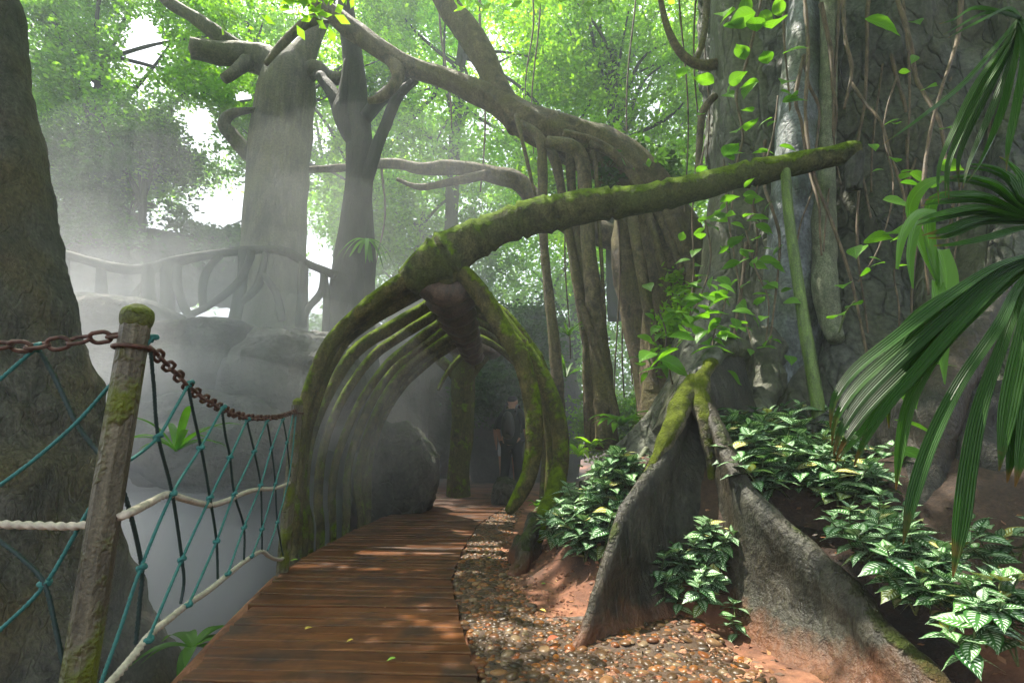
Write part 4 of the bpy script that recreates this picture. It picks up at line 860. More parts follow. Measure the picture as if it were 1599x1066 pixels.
def crown_tree(name, label, base, ctr, box, n, per, tw, size, r, mat, seed, limb_mat='trunk_dark', group='trees beyond the rocks', holes=True, trunk_r=.16, flat=.5, spread=1.2, exclude=None, thin=0.0):
    rng = np.random.default_rng(seed); o = empty(name, base); tag(o, label, 'tree', group)
    cl = []; x0, y0, x1, y1, Ya, Yb = box; tries = 0
    while len(cl) < n and tries < n*12:
        tries += 1
        px, py, Y_ = x0+(x1-x0)*rng.random(), y0+(y1-y0)*rng.random(), Ya+(Yb-Ya)*rng.random()
        if holes and any(((px-hx)/(hw+22))**2+((py-hy)/(hh+22))**2 < 1 for hx, hy, hw, hh in HOLES): continue
        p = at(px, py, Y_)
        if p[2] < 1.0 and name == 'tree': continue
        if vnoise(p[None]*.9+seed)[0] < -.25+thin: continue
        cl.append((p, r*(.6+.8*rng.random())))
    mb = MB(); sprays(cl, per, tw, size, rng, mb, flat, holes or name == 'shrub'); mk('crown', mb, M[mat], o)
    if name == 'tree':
        mb = MB(); b = np.array(base, float); c = np.array(ctr, float)
        tube(mb, [b-[0, 0, .3], b+(c-b)*[.1, .1, .35], b+(c-b)*[.5, .5, .7], c], [trunk_r, trunk_r*.85, trunk_r*.7, trunk_r*.4], n=12, amp=.2, step=.15, seed=seed)
        mk('trunk', mb, M[limb_mat], o)
        mb = MB(); idx = rng.choice(len(cl), size=min(16, len(cl)), replace=False)
        for q in idx:
            e = cl[q][0]; s_ = b+(c-b)*(.45+.5*rng.random()); m_ = (s_+e)/2+rng.normal(size=3)*.25+[0, 0, .2]
            tube(mb, [s_, m_, e], [trunk_r*.35, trunk_r*.22, trunk_r*.07], n=6, step=.25, amp=.2)
        mk('branches', mb, M[limb_mat], o)['kind'] = 'stuff'
    return o
crown_tree('tree', 'hazy blue green tree filling the upper left beyond the leaning trunk', at(135, 400, 9.5), at(150, 60, 9.5), (40, -60, 400, 310, 8.8, 11), 360, 20, 10, .095, .75, 'canopy_b', 501, trunk_r=.15)
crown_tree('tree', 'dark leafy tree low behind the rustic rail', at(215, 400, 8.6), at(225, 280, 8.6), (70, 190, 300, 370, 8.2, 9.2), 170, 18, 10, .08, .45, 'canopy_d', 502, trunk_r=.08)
crown_tree('tree', 'green tree behind the thick pale trunk with bright sky gaps', at(400, 450, 11), at(400, 60, 11), (300, -60, 640, 420, 10.5, 13), 220, 20, 10, .10, .8, 'canopy_a', 503, trunk_r=.18, thin=.12)
crown_tree('tree', 'bright yellow green tree at the top centre over the arching limb', at(700, 480, 12), at(720, 60, 12), (530, -70, 930, 300, 11, 14), 300, 20, 10, .115, .9, 'canopy_y', 504, trunk_r=.2)
crown_tree('tree', 'fresh green tree above the fig limb, right of centre', at(960, 480, 11), at(960, 60, 11), (820, -70, 1130, 300, 9.5, 13), 270, 20, 10, .105, .8, 'canopy_a', 505, trunk_r=.18)
crown_tree('tree', 'shaded tree behind the apex of the arch', at(660, 620, 13), at(660, 330, 13), (480, 270, 800, 520, 12.5, 15), 150, 18, 10, .11, .85, 'canopy_b', 506, trunk_r=.16, thin=.1)
crown_tree('tree', 'distant tree glimpsed between the prop roots', at(900, 700, 15), at(900, 380, 15), (780, 290, 1070, 640, 13.5, 17), 260, 18, 10, .125, .95, 'canopy_y', 507, trunk_r=.2, thin=.05)
crown_tree('tree', 'far green tree closing the view behind the forked trunk', at(520, 600, 18), at(520, 200, 18), (250, -40, 800, 470, 17, 20), 220, 18, 10, .15, 1.4, 'canopy_a', 508, trunk_r=.25, thin=.05)
crown_tree('tree', 'far tree behind the right canopy', at(1000, 600, 17), at(1000, 200, 17), (800, -60, 1250, 450, 16, 19), 210, 18, 10, .15, 1.3, 'canopy_a', 509, trunk_r=.25, thin=.05)
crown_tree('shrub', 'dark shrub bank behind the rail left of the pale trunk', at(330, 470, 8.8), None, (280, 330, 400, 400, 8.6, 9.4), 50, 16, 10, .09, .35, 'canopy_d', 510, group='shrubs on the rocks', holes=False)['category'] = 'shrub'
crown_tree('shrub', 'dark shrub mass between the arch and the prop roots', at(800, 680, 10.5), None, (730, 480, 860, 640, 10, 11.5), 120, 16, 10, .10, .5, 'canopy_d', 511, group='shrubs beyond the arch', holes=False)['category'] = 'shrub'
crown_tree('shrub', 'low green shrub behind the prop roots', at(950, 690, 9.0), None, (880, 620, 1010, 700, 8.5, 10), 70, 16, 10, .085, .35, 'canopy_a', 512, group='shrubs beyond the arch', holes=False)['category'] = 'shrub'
crown_tree('shrub', 'leafy shrub on the arching fig limb', at(985, 250, 7.0), None, (940, 200, 1040, 290, 6.6, 7.6), 22, 12, 8, .13, .28, 'canopy_d', 513, group='epiphytes', holes=False)['category'] = 'shrub'
crown_tree('shrub', 'shrub clinging round the foot of the strangler fig', at(1060, 500, 6.0), None, (1040, 430, 1130, 560, 5.6, 6.3), 24, 10, 7, .08, .22, 'canopy_a', 514, group='epiphytes', holes=False)['category'] = 'shrub'

# fig crown, unseen overhead, shaped to shade the walk but leave spots of sun
rng = np.random.default_rng(77); mb = MB(); cl = []
for k in range(900):
    p = np.array([rng.uniform(-9, 6), rng.uniform(-3.5, 9.5), rng.uniform(6.6, 9.5)])
    if p[1] > 2 and proj(p)[1] > -60: p[2] = p[2]+2.2
    if (proj(p)[1] > -30 and p[1] > 1) or p[1] > rng.uniform(3.5, 9.5): continue
    q_ = [p-np.array(SUN)*((p[2]-gz_)/SUN.z) for gz_ in (.2, .6)]
    if any(np.hypot(q_[a_][0]-b_, q_[a_][1]-c_) < d_ for a_, b_, c_, d_ in ((0, .55, 3.4, .75), (0, .25, 2.8, .35), (0, .55, 2.4, .28), (1, 1.6, 3.1, .5), (0, -1.0, 5.4, .35), (1, -.7, 4.4, .5), (0, -3.4, 3.9, 1.0), (0, -4.6, 5.6, .8))): continue  # crown kept open toward the sun above chosen spots of ground
    if vnoise(p[None]*np.array([.75, .75, .3])+3)[0] < -.2: continue
    cl.append((p, .8))
for k in range(34):
    a_ = np.array([rng.uniform(-1.7, -.1), rng.uniform(1.7, 3.7), 0]); z_ = rng.uniform(6.8, 8.2); cl.append((a_+np.array(SUN)*(z_/SUN.z), .7))  # unseen clumps added to keep the sun off the near planks
sprays(cl, 13, 9, .17, rng, mb, .8); mk('crown', mb, M['canopy_a'], GF)

# ---- broad detailed leaf
def leaf_blade(L, W, curl=.25, fold=.18, nu=5, nv=8, tip=1.6):
    v = np.linspace(0, 1, nv+1)[:, None]; u = np.linspace(-1, 1, nu)[None]
    wd = W*.5*(np.sin(math.pi*v**.80)**.9)*(1-v**6)+.0005
    x = u*wd; y = v*L+0*u; z = fold*np.abs(u)*wd-curl*L*v**2+.012*L*np.sin(v*26)*np.abs(u)
    V = np.stack([x, y, z], -1).reshape(-1, 3); U = np.stack([u+0*v, v+0*u], -1).reshape(-1, 2)
    i = np.arange(nv)[:, None]; j = np.arange(nu-1)[None]
    return V, np.stack([i*nu+j, i*nu+j+1, (i+1)*nu+j+1, (i+1)*nu+j], -1).reshape(-1, 4), U
def place(V, base, az, pitch, roll=0.0):
    Mx = Matrix.Rotation(az, 3, 'Z') @ Matrix.Rotation(pitch, 3, 'X') @ Matrix.Rotation(roll, 3, 'Y')
    return V @ np.array(Mx).T + np.array(base)
def pilea(seed):
    r = np.random.default_rng(seed); o = empty('striped_plant', (0, 0, 0)); lv = MB(); st = MB()
    for q in range(r.integers(2, 4)):
        a0 = r.random()*6.28; ln = .11+.09*r.random(); lean = .25+.45*r.random()
        P = np.array([(0, 0, 0), (math.cos(a0)*ln*lean*.4, math.sin(a0)*ln*lean*.4, ln*.55), (math.cos(a0)*ln*lean, math.sin(a0)*ln*lean, ln)])
        tube(st, P, [.004, .0035, .003], n=6, step=.03)
        P2, _ = resample(P, [0, 0, 0], .01); ph = r.random()*6.28
        for k, f in enumerate((.38, .6, .8, .94, 1.0)):
            b = P2[int(f*(len(P2)-1))]; sz = (.105, .12, .11, .09, .055)[k]*(.85+.35*r.random())
            for h in (0, 1):
                V, Q, U = leaf_blade(sz, sz*.60, .22+.2*r.random(), .16)
                lv.add(place(V, b, ph+k*1.57+h*math.pi+r.normal()*.15, (.10, .12, .25, .5, .8)[k]+r.normal()*.15, r.normal()*.15), Q, None, U)
    mk('leaves', lv, M['pilea'], o); mk('stem', st, M['vine_green'], o); return o
PROTO = [pilea(600+k) for k in range(9)]; used = set(); rng = np.random.default_rng(61)
def bed(spots, label, group, smin, smax, lift=0.0):
    for (px, py) in spots:
        k = int(rng.integers(0, 9)); p = hit(px, py); p[2] = float(gz(p[0], p[1]))-.01+lift
        rz = (rng.normal()*.12, rng.normal()*.12, rng.random()*6.28); sc = smin+(smax-smin)*rng.random()
        if k not in used:
            used.add(k); o = PROTO[k]; o.location = tuple(p); o.rotation_euler = rz; o.scale = (sc,)*3
            tag(o, label, 'plant', group)
        else: tag(dup(PROTO[k], p, rz, sc, label, group), None, 'plant')
def scatter(poly, n, mind):
    out = []; xs = [a for a, b in poly]; ys = [b for a, b in poly]; tr = 0
    while len(out) < n and tr < 6000:
        tr += 1; x = rng.uniform(min(xs), max(xs)); y = rng.uniform(min(ys), max(ys)); ins = False; j_ = len(poly)-1
        for i_ in range(len(poly)):
            (x1, y1), (x2, y2) = poly[i_], poly[j_]
            if (y1 > y) != (y2 > y) and x < (x2-x1)*(y-y1)/(y2-y1)+x1: ins = not ins
            j_ = i_
        if ins and all((x-a)**2+((y-b)*1.6)**2 > mind**2 for a, b in out): out.append((x, y))
    return out
bed(scatter([(845, 800), (880, 775), (930, 762), (985, 745), (1000, 760), (975, 800), (955, 850), (935, 885), (900, 875), (860, 850)], 44, 15), 'silver striped plant in the bed between the arch and the first buttress root', 'striped plants left of the buttress root', .9, 1.25)
bed(scatter([(990, 945), (1040, 920), (1070, 890), (1115, 860), (1135, 900), (1110, 950), (1060, 965)], 18, 17), 'silver striped plant in the hollow between the two buttress roots', 'striped plants between the buttress roots', .65, .95)
bed(scatter([(850, 800), (880, 775), (930, 758), (985, 750), (990, 765), (940, 795), (880, 835)], 28, 15), 'silver striped plant in the bed between the arch and the first buttress root', 'striped plants left of the buttress root', .75, 1.05)
bed([(1152, 1000)], 'lone small striped plant at the foot of the second buttress root', 'striped plants between the buttress roots', .7, .72)

def planted(pos, label, group, smin, smax):
    for p in pos:
        free = [q for q in range(9) if q not in used]; k = free[0] if free else int(rng.integers(0, 9)); rz = (rng.normal()*.12, rng.normal()*.12, rng.random()*6.28); sc = smin+(smax-smin)*rng.random()
        if k not in used:
            used.add(k); o = PROTO[k]; o.location = tuple(p); o.rotation_euler = rz; o.scale = (sc,)*3; tag(o, label, 'plant', group); continue
        tag(dup(PROTO[k], p, rz, sc, label, group), None, 'plant')
# raised bed behind the second root, seen over its crest
pos = []; jr = np.random.default_rng(4)
for (px, py, Y_) in [(1115, 690, 3.2), (1140, 705, 3.1), (1165, 720, 3.0), (1190, 735, 2.95), (1150, 690, 3.4), (1180, 705, 3.3), (1215, 715, 3.2), (1240, 735, 3.05), (1215, 750, 2.85), (1250, 765, 2.8), (1265, 735, 3.2), (1290, 750, 3.0), (1285, 780, 2.75), (1320, 760, 2.95), (1340, 735, 3.2), (1310, 725, 3.4), (1370, 755, 3.0), (1385, 735, 3.2), (1350, 780, 2.75), (1400, 775, 2.8), (1240, 700, 3.5), (1280, 710, 3.5), (1210, 690, 3.6), (1245, 668, 3.7), (1400, 715, 3.4), (1330, 795, 2.6), (1205, 775, 2.75)]:
    pos.append(at(px, py, Y_)); pos.append(at(px+jr.normal()*18, py+jr.normal()*8-4, Y_+.15*jr.random())); pos.append(at(px+jr.normal()*26, py+jr.normal()*8+4, Y_+.1*jr.normal()))
planted(pos, 'silver striped plant on the raised bed behind the second buttress root', 'striped plants on the raised bed', .85, 1.15)
pos = [at(px, py, Y_) for px, py, Y_ in [(1345, 880, 2.15), (1375, 905, 2.05), (1400, 875, 2.15), (1430, 905, 2.0), (1400, 930, 1.95), (1450, 950, 1.85), (1480, 925, 1.95), (1430, 960, 1.85), (1500, 985, 1.75), (1540, 1010, 1.65), (1570, 980, 1.75), (1590, 1040, 1.6), (1520, 1040, 1.6), (1360, 855, 2.25), (1560, 900, 2.0), (1590, 880, 2.0), (1330, 850, 2.3)]]
pos += [at(px+jr.normal()*22, py+jr.normal()*12, Y_+.08*jr.normal()) for px, py, Y_ in [(1345, 880, 2.15), (1375, 905, 2.05), (1400, 875, 2.15), (1430, 905, 2.0), (1400, 930, 1.95), (1450, 950, 1.85), (1480, 925, 1.95), (1430, 960, 1.85), (1500, 985, 1.75), (1540, 1010, 1.65), (1380, 840, 2.4), (1420, 850, 2.35)]]
planted(pos, 'large silver striped plant at the lower right corner beside the root', 'striped plants in the lower right corner', .7, .95)
# soil mound that carries the raised bed, packed behind the root
def mound():
    xs = np.linspace(0, 1, 60)[None]; ys = np.linspace(0, 1, 70)[:, None]
    y = 1.35+ys*2.75+0*xs
    crestx = np.interp(y, [1.4, 1.85, 2.2, 2.55, 3.0, 3.3, 4.1], [1.33, 1.33, 1.36, 1.33, 1.24, 1.24, 1.5])
    crestz = np.interp(y, [1.4, 1.85, 2.2, 2.55, 3.0, 3.3, 4.1], [.10, .18, .34, .50, .72, .86, .95])
    x = crestx+.03+xs*2.4
    z = crestz-.17+.10*xs*2.4+.10*sm(.3, 1.6, xs*2.4); P = np.stack([x, y, 0*x], -1)
    z = z+.04*fbm(P, 2.5, 4, 9)+.012*fbm(P, 14, 3, 4)
    V = np.stack([x, y, z], -1).reshape(-1, 3); i = np.arange(69)[:, None]; j = np.arange(59)[None]
    return MB().add(V, np.stack([i*60+j, i*60+j+1, (i+1)*60+j+1, (i+1)*60+j], -1).reshape(-1, 4))
M['humus'] = rough_mat('leaf_littered_soil', (.006, .004, .003), (.035, .02, .012), (.05, .024, .013), scale=22, stretch=(1, 1, 1), bump=1, bdist=.015, rough=.8)
tag(mk('raised_bed_soil', mound(), M['humus']), kind='structure')

# ---- strap leaves: ferns, bromeliads, palms
def strap(mb, P, W, fold=.25, up=None, n=5):
    """a ribbon with a V fold along the points P; W widths"""
    P, R = resample(P, W, .025); R = R[:, 0]; T = np.gradient(P, axis=0); T /= np.linalg.norm(T, axis=1)[:, None]+1e-9
    u = np.array([0, 0, 1.]) if up is None else np.array(up, float)
    S_ = np.cross(T, u); bad = np.linalg.norm(S_, axis=1) < .25
    for k in range(len(S_)):
        if bad[k] and k: S_[k] = S_[k-1]
    S_ /= np.linalg.norm(S_, axis=1)[:, None]+1e-9; Nn = np.cross(S_, T)
    q = np.linspace(-1, 1, n); V = P[:, None]+S_[:, None]*(q[None, :, None]*R[:, None, None]*.5)+Nn[:, None]*(fold*np.abs(q)[None, :, None]*R[:, None, None]*.5)
    m = len(P); i = np.arange(m-1)[:, None]; j = np.arange(n-1)[None]
    U = np.stack([q[None]+0*R[:, None], np.linspace(0, 1, m)[:, None]+0*q[None]], -1).reshape(-1, 2)
    mb.add(V.reshape(-1, 3), np.stack([i*n+j, i*n+j+1, (i+1)*n+j+1, (i+1)*n+j], -1).reshape(-1, 4), None, U)
def rosette(name, label, cat, c, n, L, W, mat, seed, droop=.6, rise=.9, group=None):
    r = np.random.default_rng(seed); mb = MB(); c = np.array(c)
    for k in range(n):
        a = k/n*6.28*2.4+r.normal()*.2; l = L*(.7+.5*r.random()); e = rise*(.6+.6*r.random()); d = np.array([math.cos(a), math.sin(a), 0])
        P = [c+d*l*t*.9+np.array([0, 0, l*(e*t-droop*t*t*1.2)]) for t in (0, .25, .5, .75, 1)]
        strap(mb, P, [W*.4, W, W*1.1, W*.8, W*.05])
    return tag(mk(name, mb, M[mat]), label, cat, group)
rosette('fern', 'bird nest fern glowing green below the prop roots', 'fern', at(970, 665, 5.6), 14, .42, .09, 'fern_leaf', 701)
rosette('fern', 'fern dim in the mist behind the net', 'fern', at(275, 705, 3.9), 14, .42, .05, 'fern_leaf', 702, rise=1.2)
rosette('fern', 'pale fern in the mist at the lower left of the boardwalk', 'fern', at(300, 1012, 2.85), 12, .26, .05, 'fern_leaf', 703, rise=.7)
rosette('bromeliad', 'spiky bromeliad perched high between the prop roots', 'plant', at(888, 525, 6.6), 14, .26, .03, 'canopy_d', 704, rise=1.1, droop=.5)
rosette('bromeliad', 'dark spiky plant below the perched bromeliad', 'plant', at(884, 590, 6.8), 14, .4, .035, 'canopy_d', 705, rise=1.1, droop=.5)
rosette('fern', 'small fern by the right foot of the arch', 'fern', at(905, 712, 5.6), 12, .3, .05, 'canopy_a', 706)
rosette('fern', 'little plant at the base of the outer rib', 'plant', at(838, 790, 4.6), 10, .12, .05, 'fern_leaf', 707)
rosette('fern', 'hanging fern on the dark trunk left of the arch', 'fern', at(572, 375, 7.1), 12, .45, .05, 'fern_leaf', 708, rise=.3, droop=1.1)
rosette('fern', 'shaded fern right of the long rib foot', 'fern', at(925, 700, 6.2), 12, .3, .07, 'canopy_a', 709)
rosette('fern', 'feathery plant beside the fig base', 'fern', at(1000, 560, 6.0), 10, .25, .04, 'fern_leaf', 710)

# fan palm, fronds reaching in from the right
FPm = empty('fan_palm', g3(2.3, 1.5, 0)); tag(FPm, 'fan palm with long drooping leaflets reaching in from the right edge', 'palm')
mb = MB(); tube(mb, [g3(2.3, 1.5, -.1), (2.3, 1.5, .9), (2.25, 1.5, 1.6)], [.07, .06, .05], n=14, amp=.25, nsc=9); mk('trunk', mb, M['fig_dark'], FPm)
def frond(leafs, hub, up=None, stalk=True):
    mb = MB(); h = at(*hub); more = []
    for A_, B_ in zip(leafs[:-1], leafs[1:]):
        if len(A_) == len(B_) and abs(A_[-1][0]-B_[-1][0]) < 75: more.append([tuple((np.array(a)+np.array(b))/2+np.array([0, (6 if i_ == len(A_)-1 else 3), .015, 0])) for i_, (a, b) in enumerate(zip(A_, B_))])
    m2 = []
    for A_, B_ in zip(leafs[:-1], more): m2.append([tuple(np.array(a)*.72+np.array(b)*.28+np.array([0, -5, -.012, 0])) for a, b in zip(A_, B_)]) if len(A_) == len(B_) else None
    leafs = [[(a, b, c, d*.58) for a, b, c, d in L] for L in leafs+more+m2]
    for L in leafs:
        pts = [h]+[at(a, b, c) for a, b, c, d in L]; w0 = [.012]+[d/FPX*c*1.0 for a, b, c, d in L]
        strap(mb, pts, w0, fold=.75, up=up, n=7)
    o = mk('frond', mb, M['palm_leaf'], FPm)
    if stalk:
        mb = MB(); tube(mb, [h, (h+np.array([2.25, 1.5, 1.5]))/2+[0, 0, .1], (2.25, 1.5, 1.5)], [.007, .009, .012], n=8); mk('stalk', mb, M['vine_green'], FPm)
frond([[(1570, 60, 1.30, 22), (1510, 130, 1.25, 30), (1440, 185, 1.2, 24), (1378, 226, 1.18, 3)],
       [(1572, 70, 1.32, 18), (1530, 130, 1.28, 26), (1495, 200, 1.25, 24), (1470, 260, 1.24, 16), (1466, 318, 1.24, 2)],
       [(1580, 80, 1.33, 18), (1550, 140, 1.3, 26), (1520, 200, 1.27, 26), (1500, 250, 1.26, 16), (1498, 292, 1.26, 2)],
       [(1590, 80, 1.3, 18), (1575, 150, 1.28, 26), (1555, 210, 1.25, 24), (1530, 260, 1.25, 12), (1510, 285, 1.25, 2)],
       [(1600, 90, 1.25, 18), (1592, 160, 1.22, 26), (1580, 220, 1.2, 22), (1572, 268, 1.2, 2)],
       [(1560, 20, 1.3, 14), (1520, 15, 1.3, 16), (1490, 32, 1.3, 10), (1466, 38, 1.3, 2)],
       [(1575, 15, 1.3, 14), (1540, 30, 1.28, 16), (1500, 50, 1.28, 10), (1480, 60, 1.28, 2)],
       [(1620, 90, 1.2, 18), (1625, 170, 1.18, 30), (1612, 250, 1.15, 24), (1605, 310, 1.15, 3)]], (1592, 30, 1.34))
frond([[(1590, 350, 1.5, 26), (1530, 352, 1.45, 34), (1480, 372, 1.42, 20), (1448, 372, 1.42, 3)],
       [(1590, 345, 1.5, 24), (1530, 335, 1.45, 34), (1470, 345, 1.42, 22), (1432, 352, 1.42, 3)],
       [(1590, 338, 1.5, 24), (1540, 318, 1.46, 32), (1480, 318, 1.44, 22), (1438, 322, 1.44, 3)],
       [(1592, 330, 1.5, 24), (1550, 298, 1.48, 32), (1505, 285, 1.48, 22), (1470, 284, 1.48, 3)],
       [(1596, 322, 1.5, 24), (1570, 284, 1.5, 30), (1540, 268, 1.5, 20), (1500, 262, 1.5, 3)],
       [(1600, 315, 1.5, 24), (1590, 280, 1.52, 30), (1575, 258, 1.52, 20), (1560, 245, 1.52, 3)],
       [(1592, 360, 1.5, 24), (1540, 376, 1.45, 30), (1490, 384, 1.43, 18), (1458, 384, 1.43, 3)]], (1650, 352, 1.55), up=(0, -.75, .65))
frond([[(1560, 420, 1.15, 26), (1480, 470, 1.1, 36), (1400, 530, 1.05, 34), (1335, 580, 1.03, 26), (1302, 625, 1.02, 14), (1296, 665, 1.02, 2)],
       [(1560, 430, 1.15, 26), (1490, 490, 1.1, 36), (1410, 560, 1.05, 34), (1345, 625, 1.03, 28), (1310, 680, 1.02, 14), (1302, 712, 1.02, 2)],
       [(1570, 440, 1.14, 26), (1500, 510, 1.08, 36), (1430, 590, 1.04, 34), (1370, 650, 1.02, 26), (1325, 700, 1.0, 12), (1308, 720, 1.0, 2)],
       [(1570, 425, 1.18, 26), (1500, 455, 1.14, 34), (1430, 500, 1.1, 32), (1390, 560, 1.08, 28), (1386, 620, 1.08, 18), (1388, 668, 1.08, 2)],
       [(1590, 450, 1.1, 20), (1560, 510, 1.0, 28), (1500, 600, .97, 30), (1455, 690, .96, 32), (1425, 780, .96, 28), (1410, 850, .96, 2)],
       [(1600, 450, 1.1, 20), (1565, 540, 1.02, 26), (1530, 640, 1.0, 34), (1512, 730, 1.0, 38), (1500, 820, 1.0, 34), (1488, 900, 1.0, 3)],
       [(1610, 470, 1.05, 26), (1590, 560, 1.0, 40), (1572, 650, .98, 38), (1560, 735, .98, 3)],
       [(1620, 480, 1.05, 26), (1612, 580, 1.0, 40), (1600, 680, .98, 36), (1585, 760, .98, 3)]], (1640, 392, 1.2), up=(-.2, -.55, .8))
# small bright strap plant on the root
mb = MB()
for L in ([(1475, 460, 2.2, 10), (1440, 390, 2.2, 20), (1420, 330, 2.15, 22), (1440, 292, 2.1, 18), (1475, 278, 2.1, 8)], [(1470, 460, 2.2, 10), (1450, 380, 2.2, 20), (1452, 320, 2.15, 20), (1480, 300, 2.1, 5)], [(1400, 420, 2.0, 5), (1408, 370, 2.05, 14), (1432, 335, 2.1, 14), (1462, 330, 2.15, 6)], [(1425, 450, 2.0, 3), (1420, 400, 2.05, 14), (1432, 350, 2.1, 14), (1462, 332, 2.15, 6)], [(1470, 520, 2.2, 16), (1478, 440, 2.2, 30), (1470, 390, 2.2, 20)], [(1475, 600, 2.1, 2), (1466, 520, 2.15, 26), (1462, 440, 2.2, 20)]):
    strap(mb, [at(a, b, c) for a, b, c, d in L], [d/FPX*c for a, b, c, d in L], fold=.4, up=(0, -1, .2))
tag(mk('strap_leaf_plant', mb, M['vine_leaf']), 'bright green strap leaved plant arching before the dark bark', 'plant')

# ---- vines
def vine(label, path, leaves, seed, lsize=1.0, smat='vine', rpx=1.5, name='climbing_vine'):
    o = empty(name, at(*path[-1][:3])); tag(o, label, 'vine')
    mb = MB(); ptube(mb, [(a, b, c, rpx*(1-.4*k/len(path))) for k, (a, b, c) in enumerate(path)], n=7, step=.03, amp=.3, nsc=8, seed=seed); mk('stem', mb, M[smat], o)
    if leaves:
        r = np.random.default_rng(seed); mb = MB()
        for (px, py, Y_, s) in leaves:
            L = s/FPX*Y_*1.1*lsize; V, Q, U = leaf_blade(L, L*.62, .3, .2)
            mb.add(place(V, at(px, py, Y_-.08), r.uniform(1.0, 5.3), -.1+r.normal()*.35, r.normal()*.4), Q, None, U)
        mk('leaves', mb, M['vine_leaf'], o)
    return o
rr = np.random.default_rng(88)
def along(path, n, s0, s1, j_=14):
    out = []
    for k in range(n):
        f = rr.random()*(len(path)-1); i_ = int(f); g_ = f-i_; a, b = path[i_], path[min(i_+1, len(path)-1)]
        out.append((a[0]+(b[0]-a[0])*g_+rr.normal()*j_, a[1]+(b[1]-a[1])*g_+rr.normal()*j_, a[2]+(b[2]-a[2])*g_-.05, rr.uniform(s0, s1)))
    return out
p1 = [(1195, -30, 4.2), (1180, 40, 4.3), (1165, 100, 4.5), (1150, 150, 4.6), (1160, 210, 4.6), (1150, 260, 4.6), (1142, 330, 4.5)]
vine('broad leaved vine hanging over the dark stem at the top', p1, [(1180, 20, 4.0, 52), (1205, 45, 4.0, 60), (1150, 45, 4.1, 50), (1182, 50, 4.0, 46), (1138, 130, 4.2, 34), (1178, 130, 4.2, 40), (1232, 128, 4.0, 42), (1222, 85, 4.0, 40), (1130, 20, 4.2, 48), (1165, 205, 4.3, 34), (1185, 128, 4.2, 30), (1130, 245, 4.2, 40), (1115, 130, 4.2, 36), (1200, 100, 4.1, 36), (1060, 122, 4.6, 30), (1090, 180, 4.5, 26), (1175, 175, 4.2, 30)]+along(p1, 16, 22, 40, 26), 801, 1.0, rpx=2.5)
p2 = [(1100, 230, 4.4), (1082, 320, 4.4), (1083, 420, 4.4), (1075, 520, 4.3)]
vine('thin vine hanging straight past the middle of the beam', p2, along(p2, 10, 18, 28), 802)
p3 = [(1140, 440, 3.9), (1130, 480, 3.8), (1115, 520, 3.7), (1110, 580, 3.6)]
vine('leafy climber over the crest of the buttress roots', p3, along(p3, 28, 22, 36, 24), 803)
p4 = [(1050, 600, 3.6), (1045, 560, 3.6), (1065, 530, 3.6), (1090, 525, 3.6)]
vine('broad pale leaved seedling on the root crest', p4, [(1030, 560, 3.5, 50), (1060, 545, 3.5, 55), (1045, 575, 3.5, 45), (1085, 530, 3.5, 40), (1020, 550, 3.5, 40), (1105, 515, 3.5, 32), (1078, 555, 3.5, 40), (1062, 515, 3.6, 36)], 804)
p5 = [(1255, -20, 4.0), (1262, 80, 3.95), (1258, 180, 3.9), (1270, 270, 3.8), (1300, 350, 3.7), (1330, 440, 3.6), (1355, 560, 3.5)]
vine('long brown liana winding down past the end of the beam', p5, [], 805, rpx=3.2)
p6 = [(1395, -20, 3.8), (1420, 60, 3.7), (1430, 120, 3.7), (1445, 150, 3.6), (1470, 200, 3.5), (1480, 300, 3.4)]
vine('knotty liana on the bark behind the upper palm frond', p6, along(p6, 4, 26, 36), 806, rpx=3.5)
p7 = [(1330, 130, 4.0), (1350, 160, 3.9), (1375, 190, 3.8), (1390, 240, 3.7), (1410, 300, 3.6), (1415, 360, 3.5), (1400, 420, 3.4)]
vine('twisting vine with pointed leaves between beam end and palm', p7, [(1420, 270, 3.2, 34), (1378, 312, 3.2, 42), (1405, 285, 3.3, 26), (1350, 375, 3.1, 44), (1392, 362, 3.1, 48), (1335, 385, 3.1, 34)]+along(p7, 3, 20, 30), 807, rpx=2.5)
p8 = [(1310, 520, 3.4), (1320, 490, 3.3), (1335, 470, 3.2)]
vine('three bright leaves beside the cut root end', p8, [(1300, 498, 3.1, 40), (1320, 445, 3.1, 38), (1345, 475, 3.1, 36)], 808, smat='vine_green')
p9 = [(1420, 640, 2.7), (1430, 600, 2.7), (1440, 570, 2.7)]
vine('bright leaved sprig on the mossy root', p9, [(1435, 572, 2.5, 38), (1425, 590, 2.5, 34), (1445, 556, 2.5, 34), (1395, 655, 2.5, 50), (1415, 610, 2.5, 30), (1400, 700, 2.5, 40)], 809, smat='vine_green')
p10 = [(1500, -20, 3.2), (1495, 60, 3.2), (1470, 140, 3.1), (1450, 220, 3.1), (1440, 320, 3.0), (1450, 460, 3.0)]
vine('dangling root strands behind the palm', p10, [], 810, rpx=3)
p11 = [(1315, -20, 4.0), (1320, 60, 3.9), (1330, 110, 3.9), (1318, 170, 3.9)]
vine('short pale aerial root curling on the trunk', p11, [(1350, 30, 3.7, 60)], 811, rpx=3.2)
p12 = [(1130, 250, 4.3), (1136, 330, 4.3), (1150, 420, 4.2), (1165, 500, 4.1), (1180, 560, 4.0)]
vine('leafy climber under the beam on the grey stem', p12, along(p12, 22, 18, 30, 22), 812)
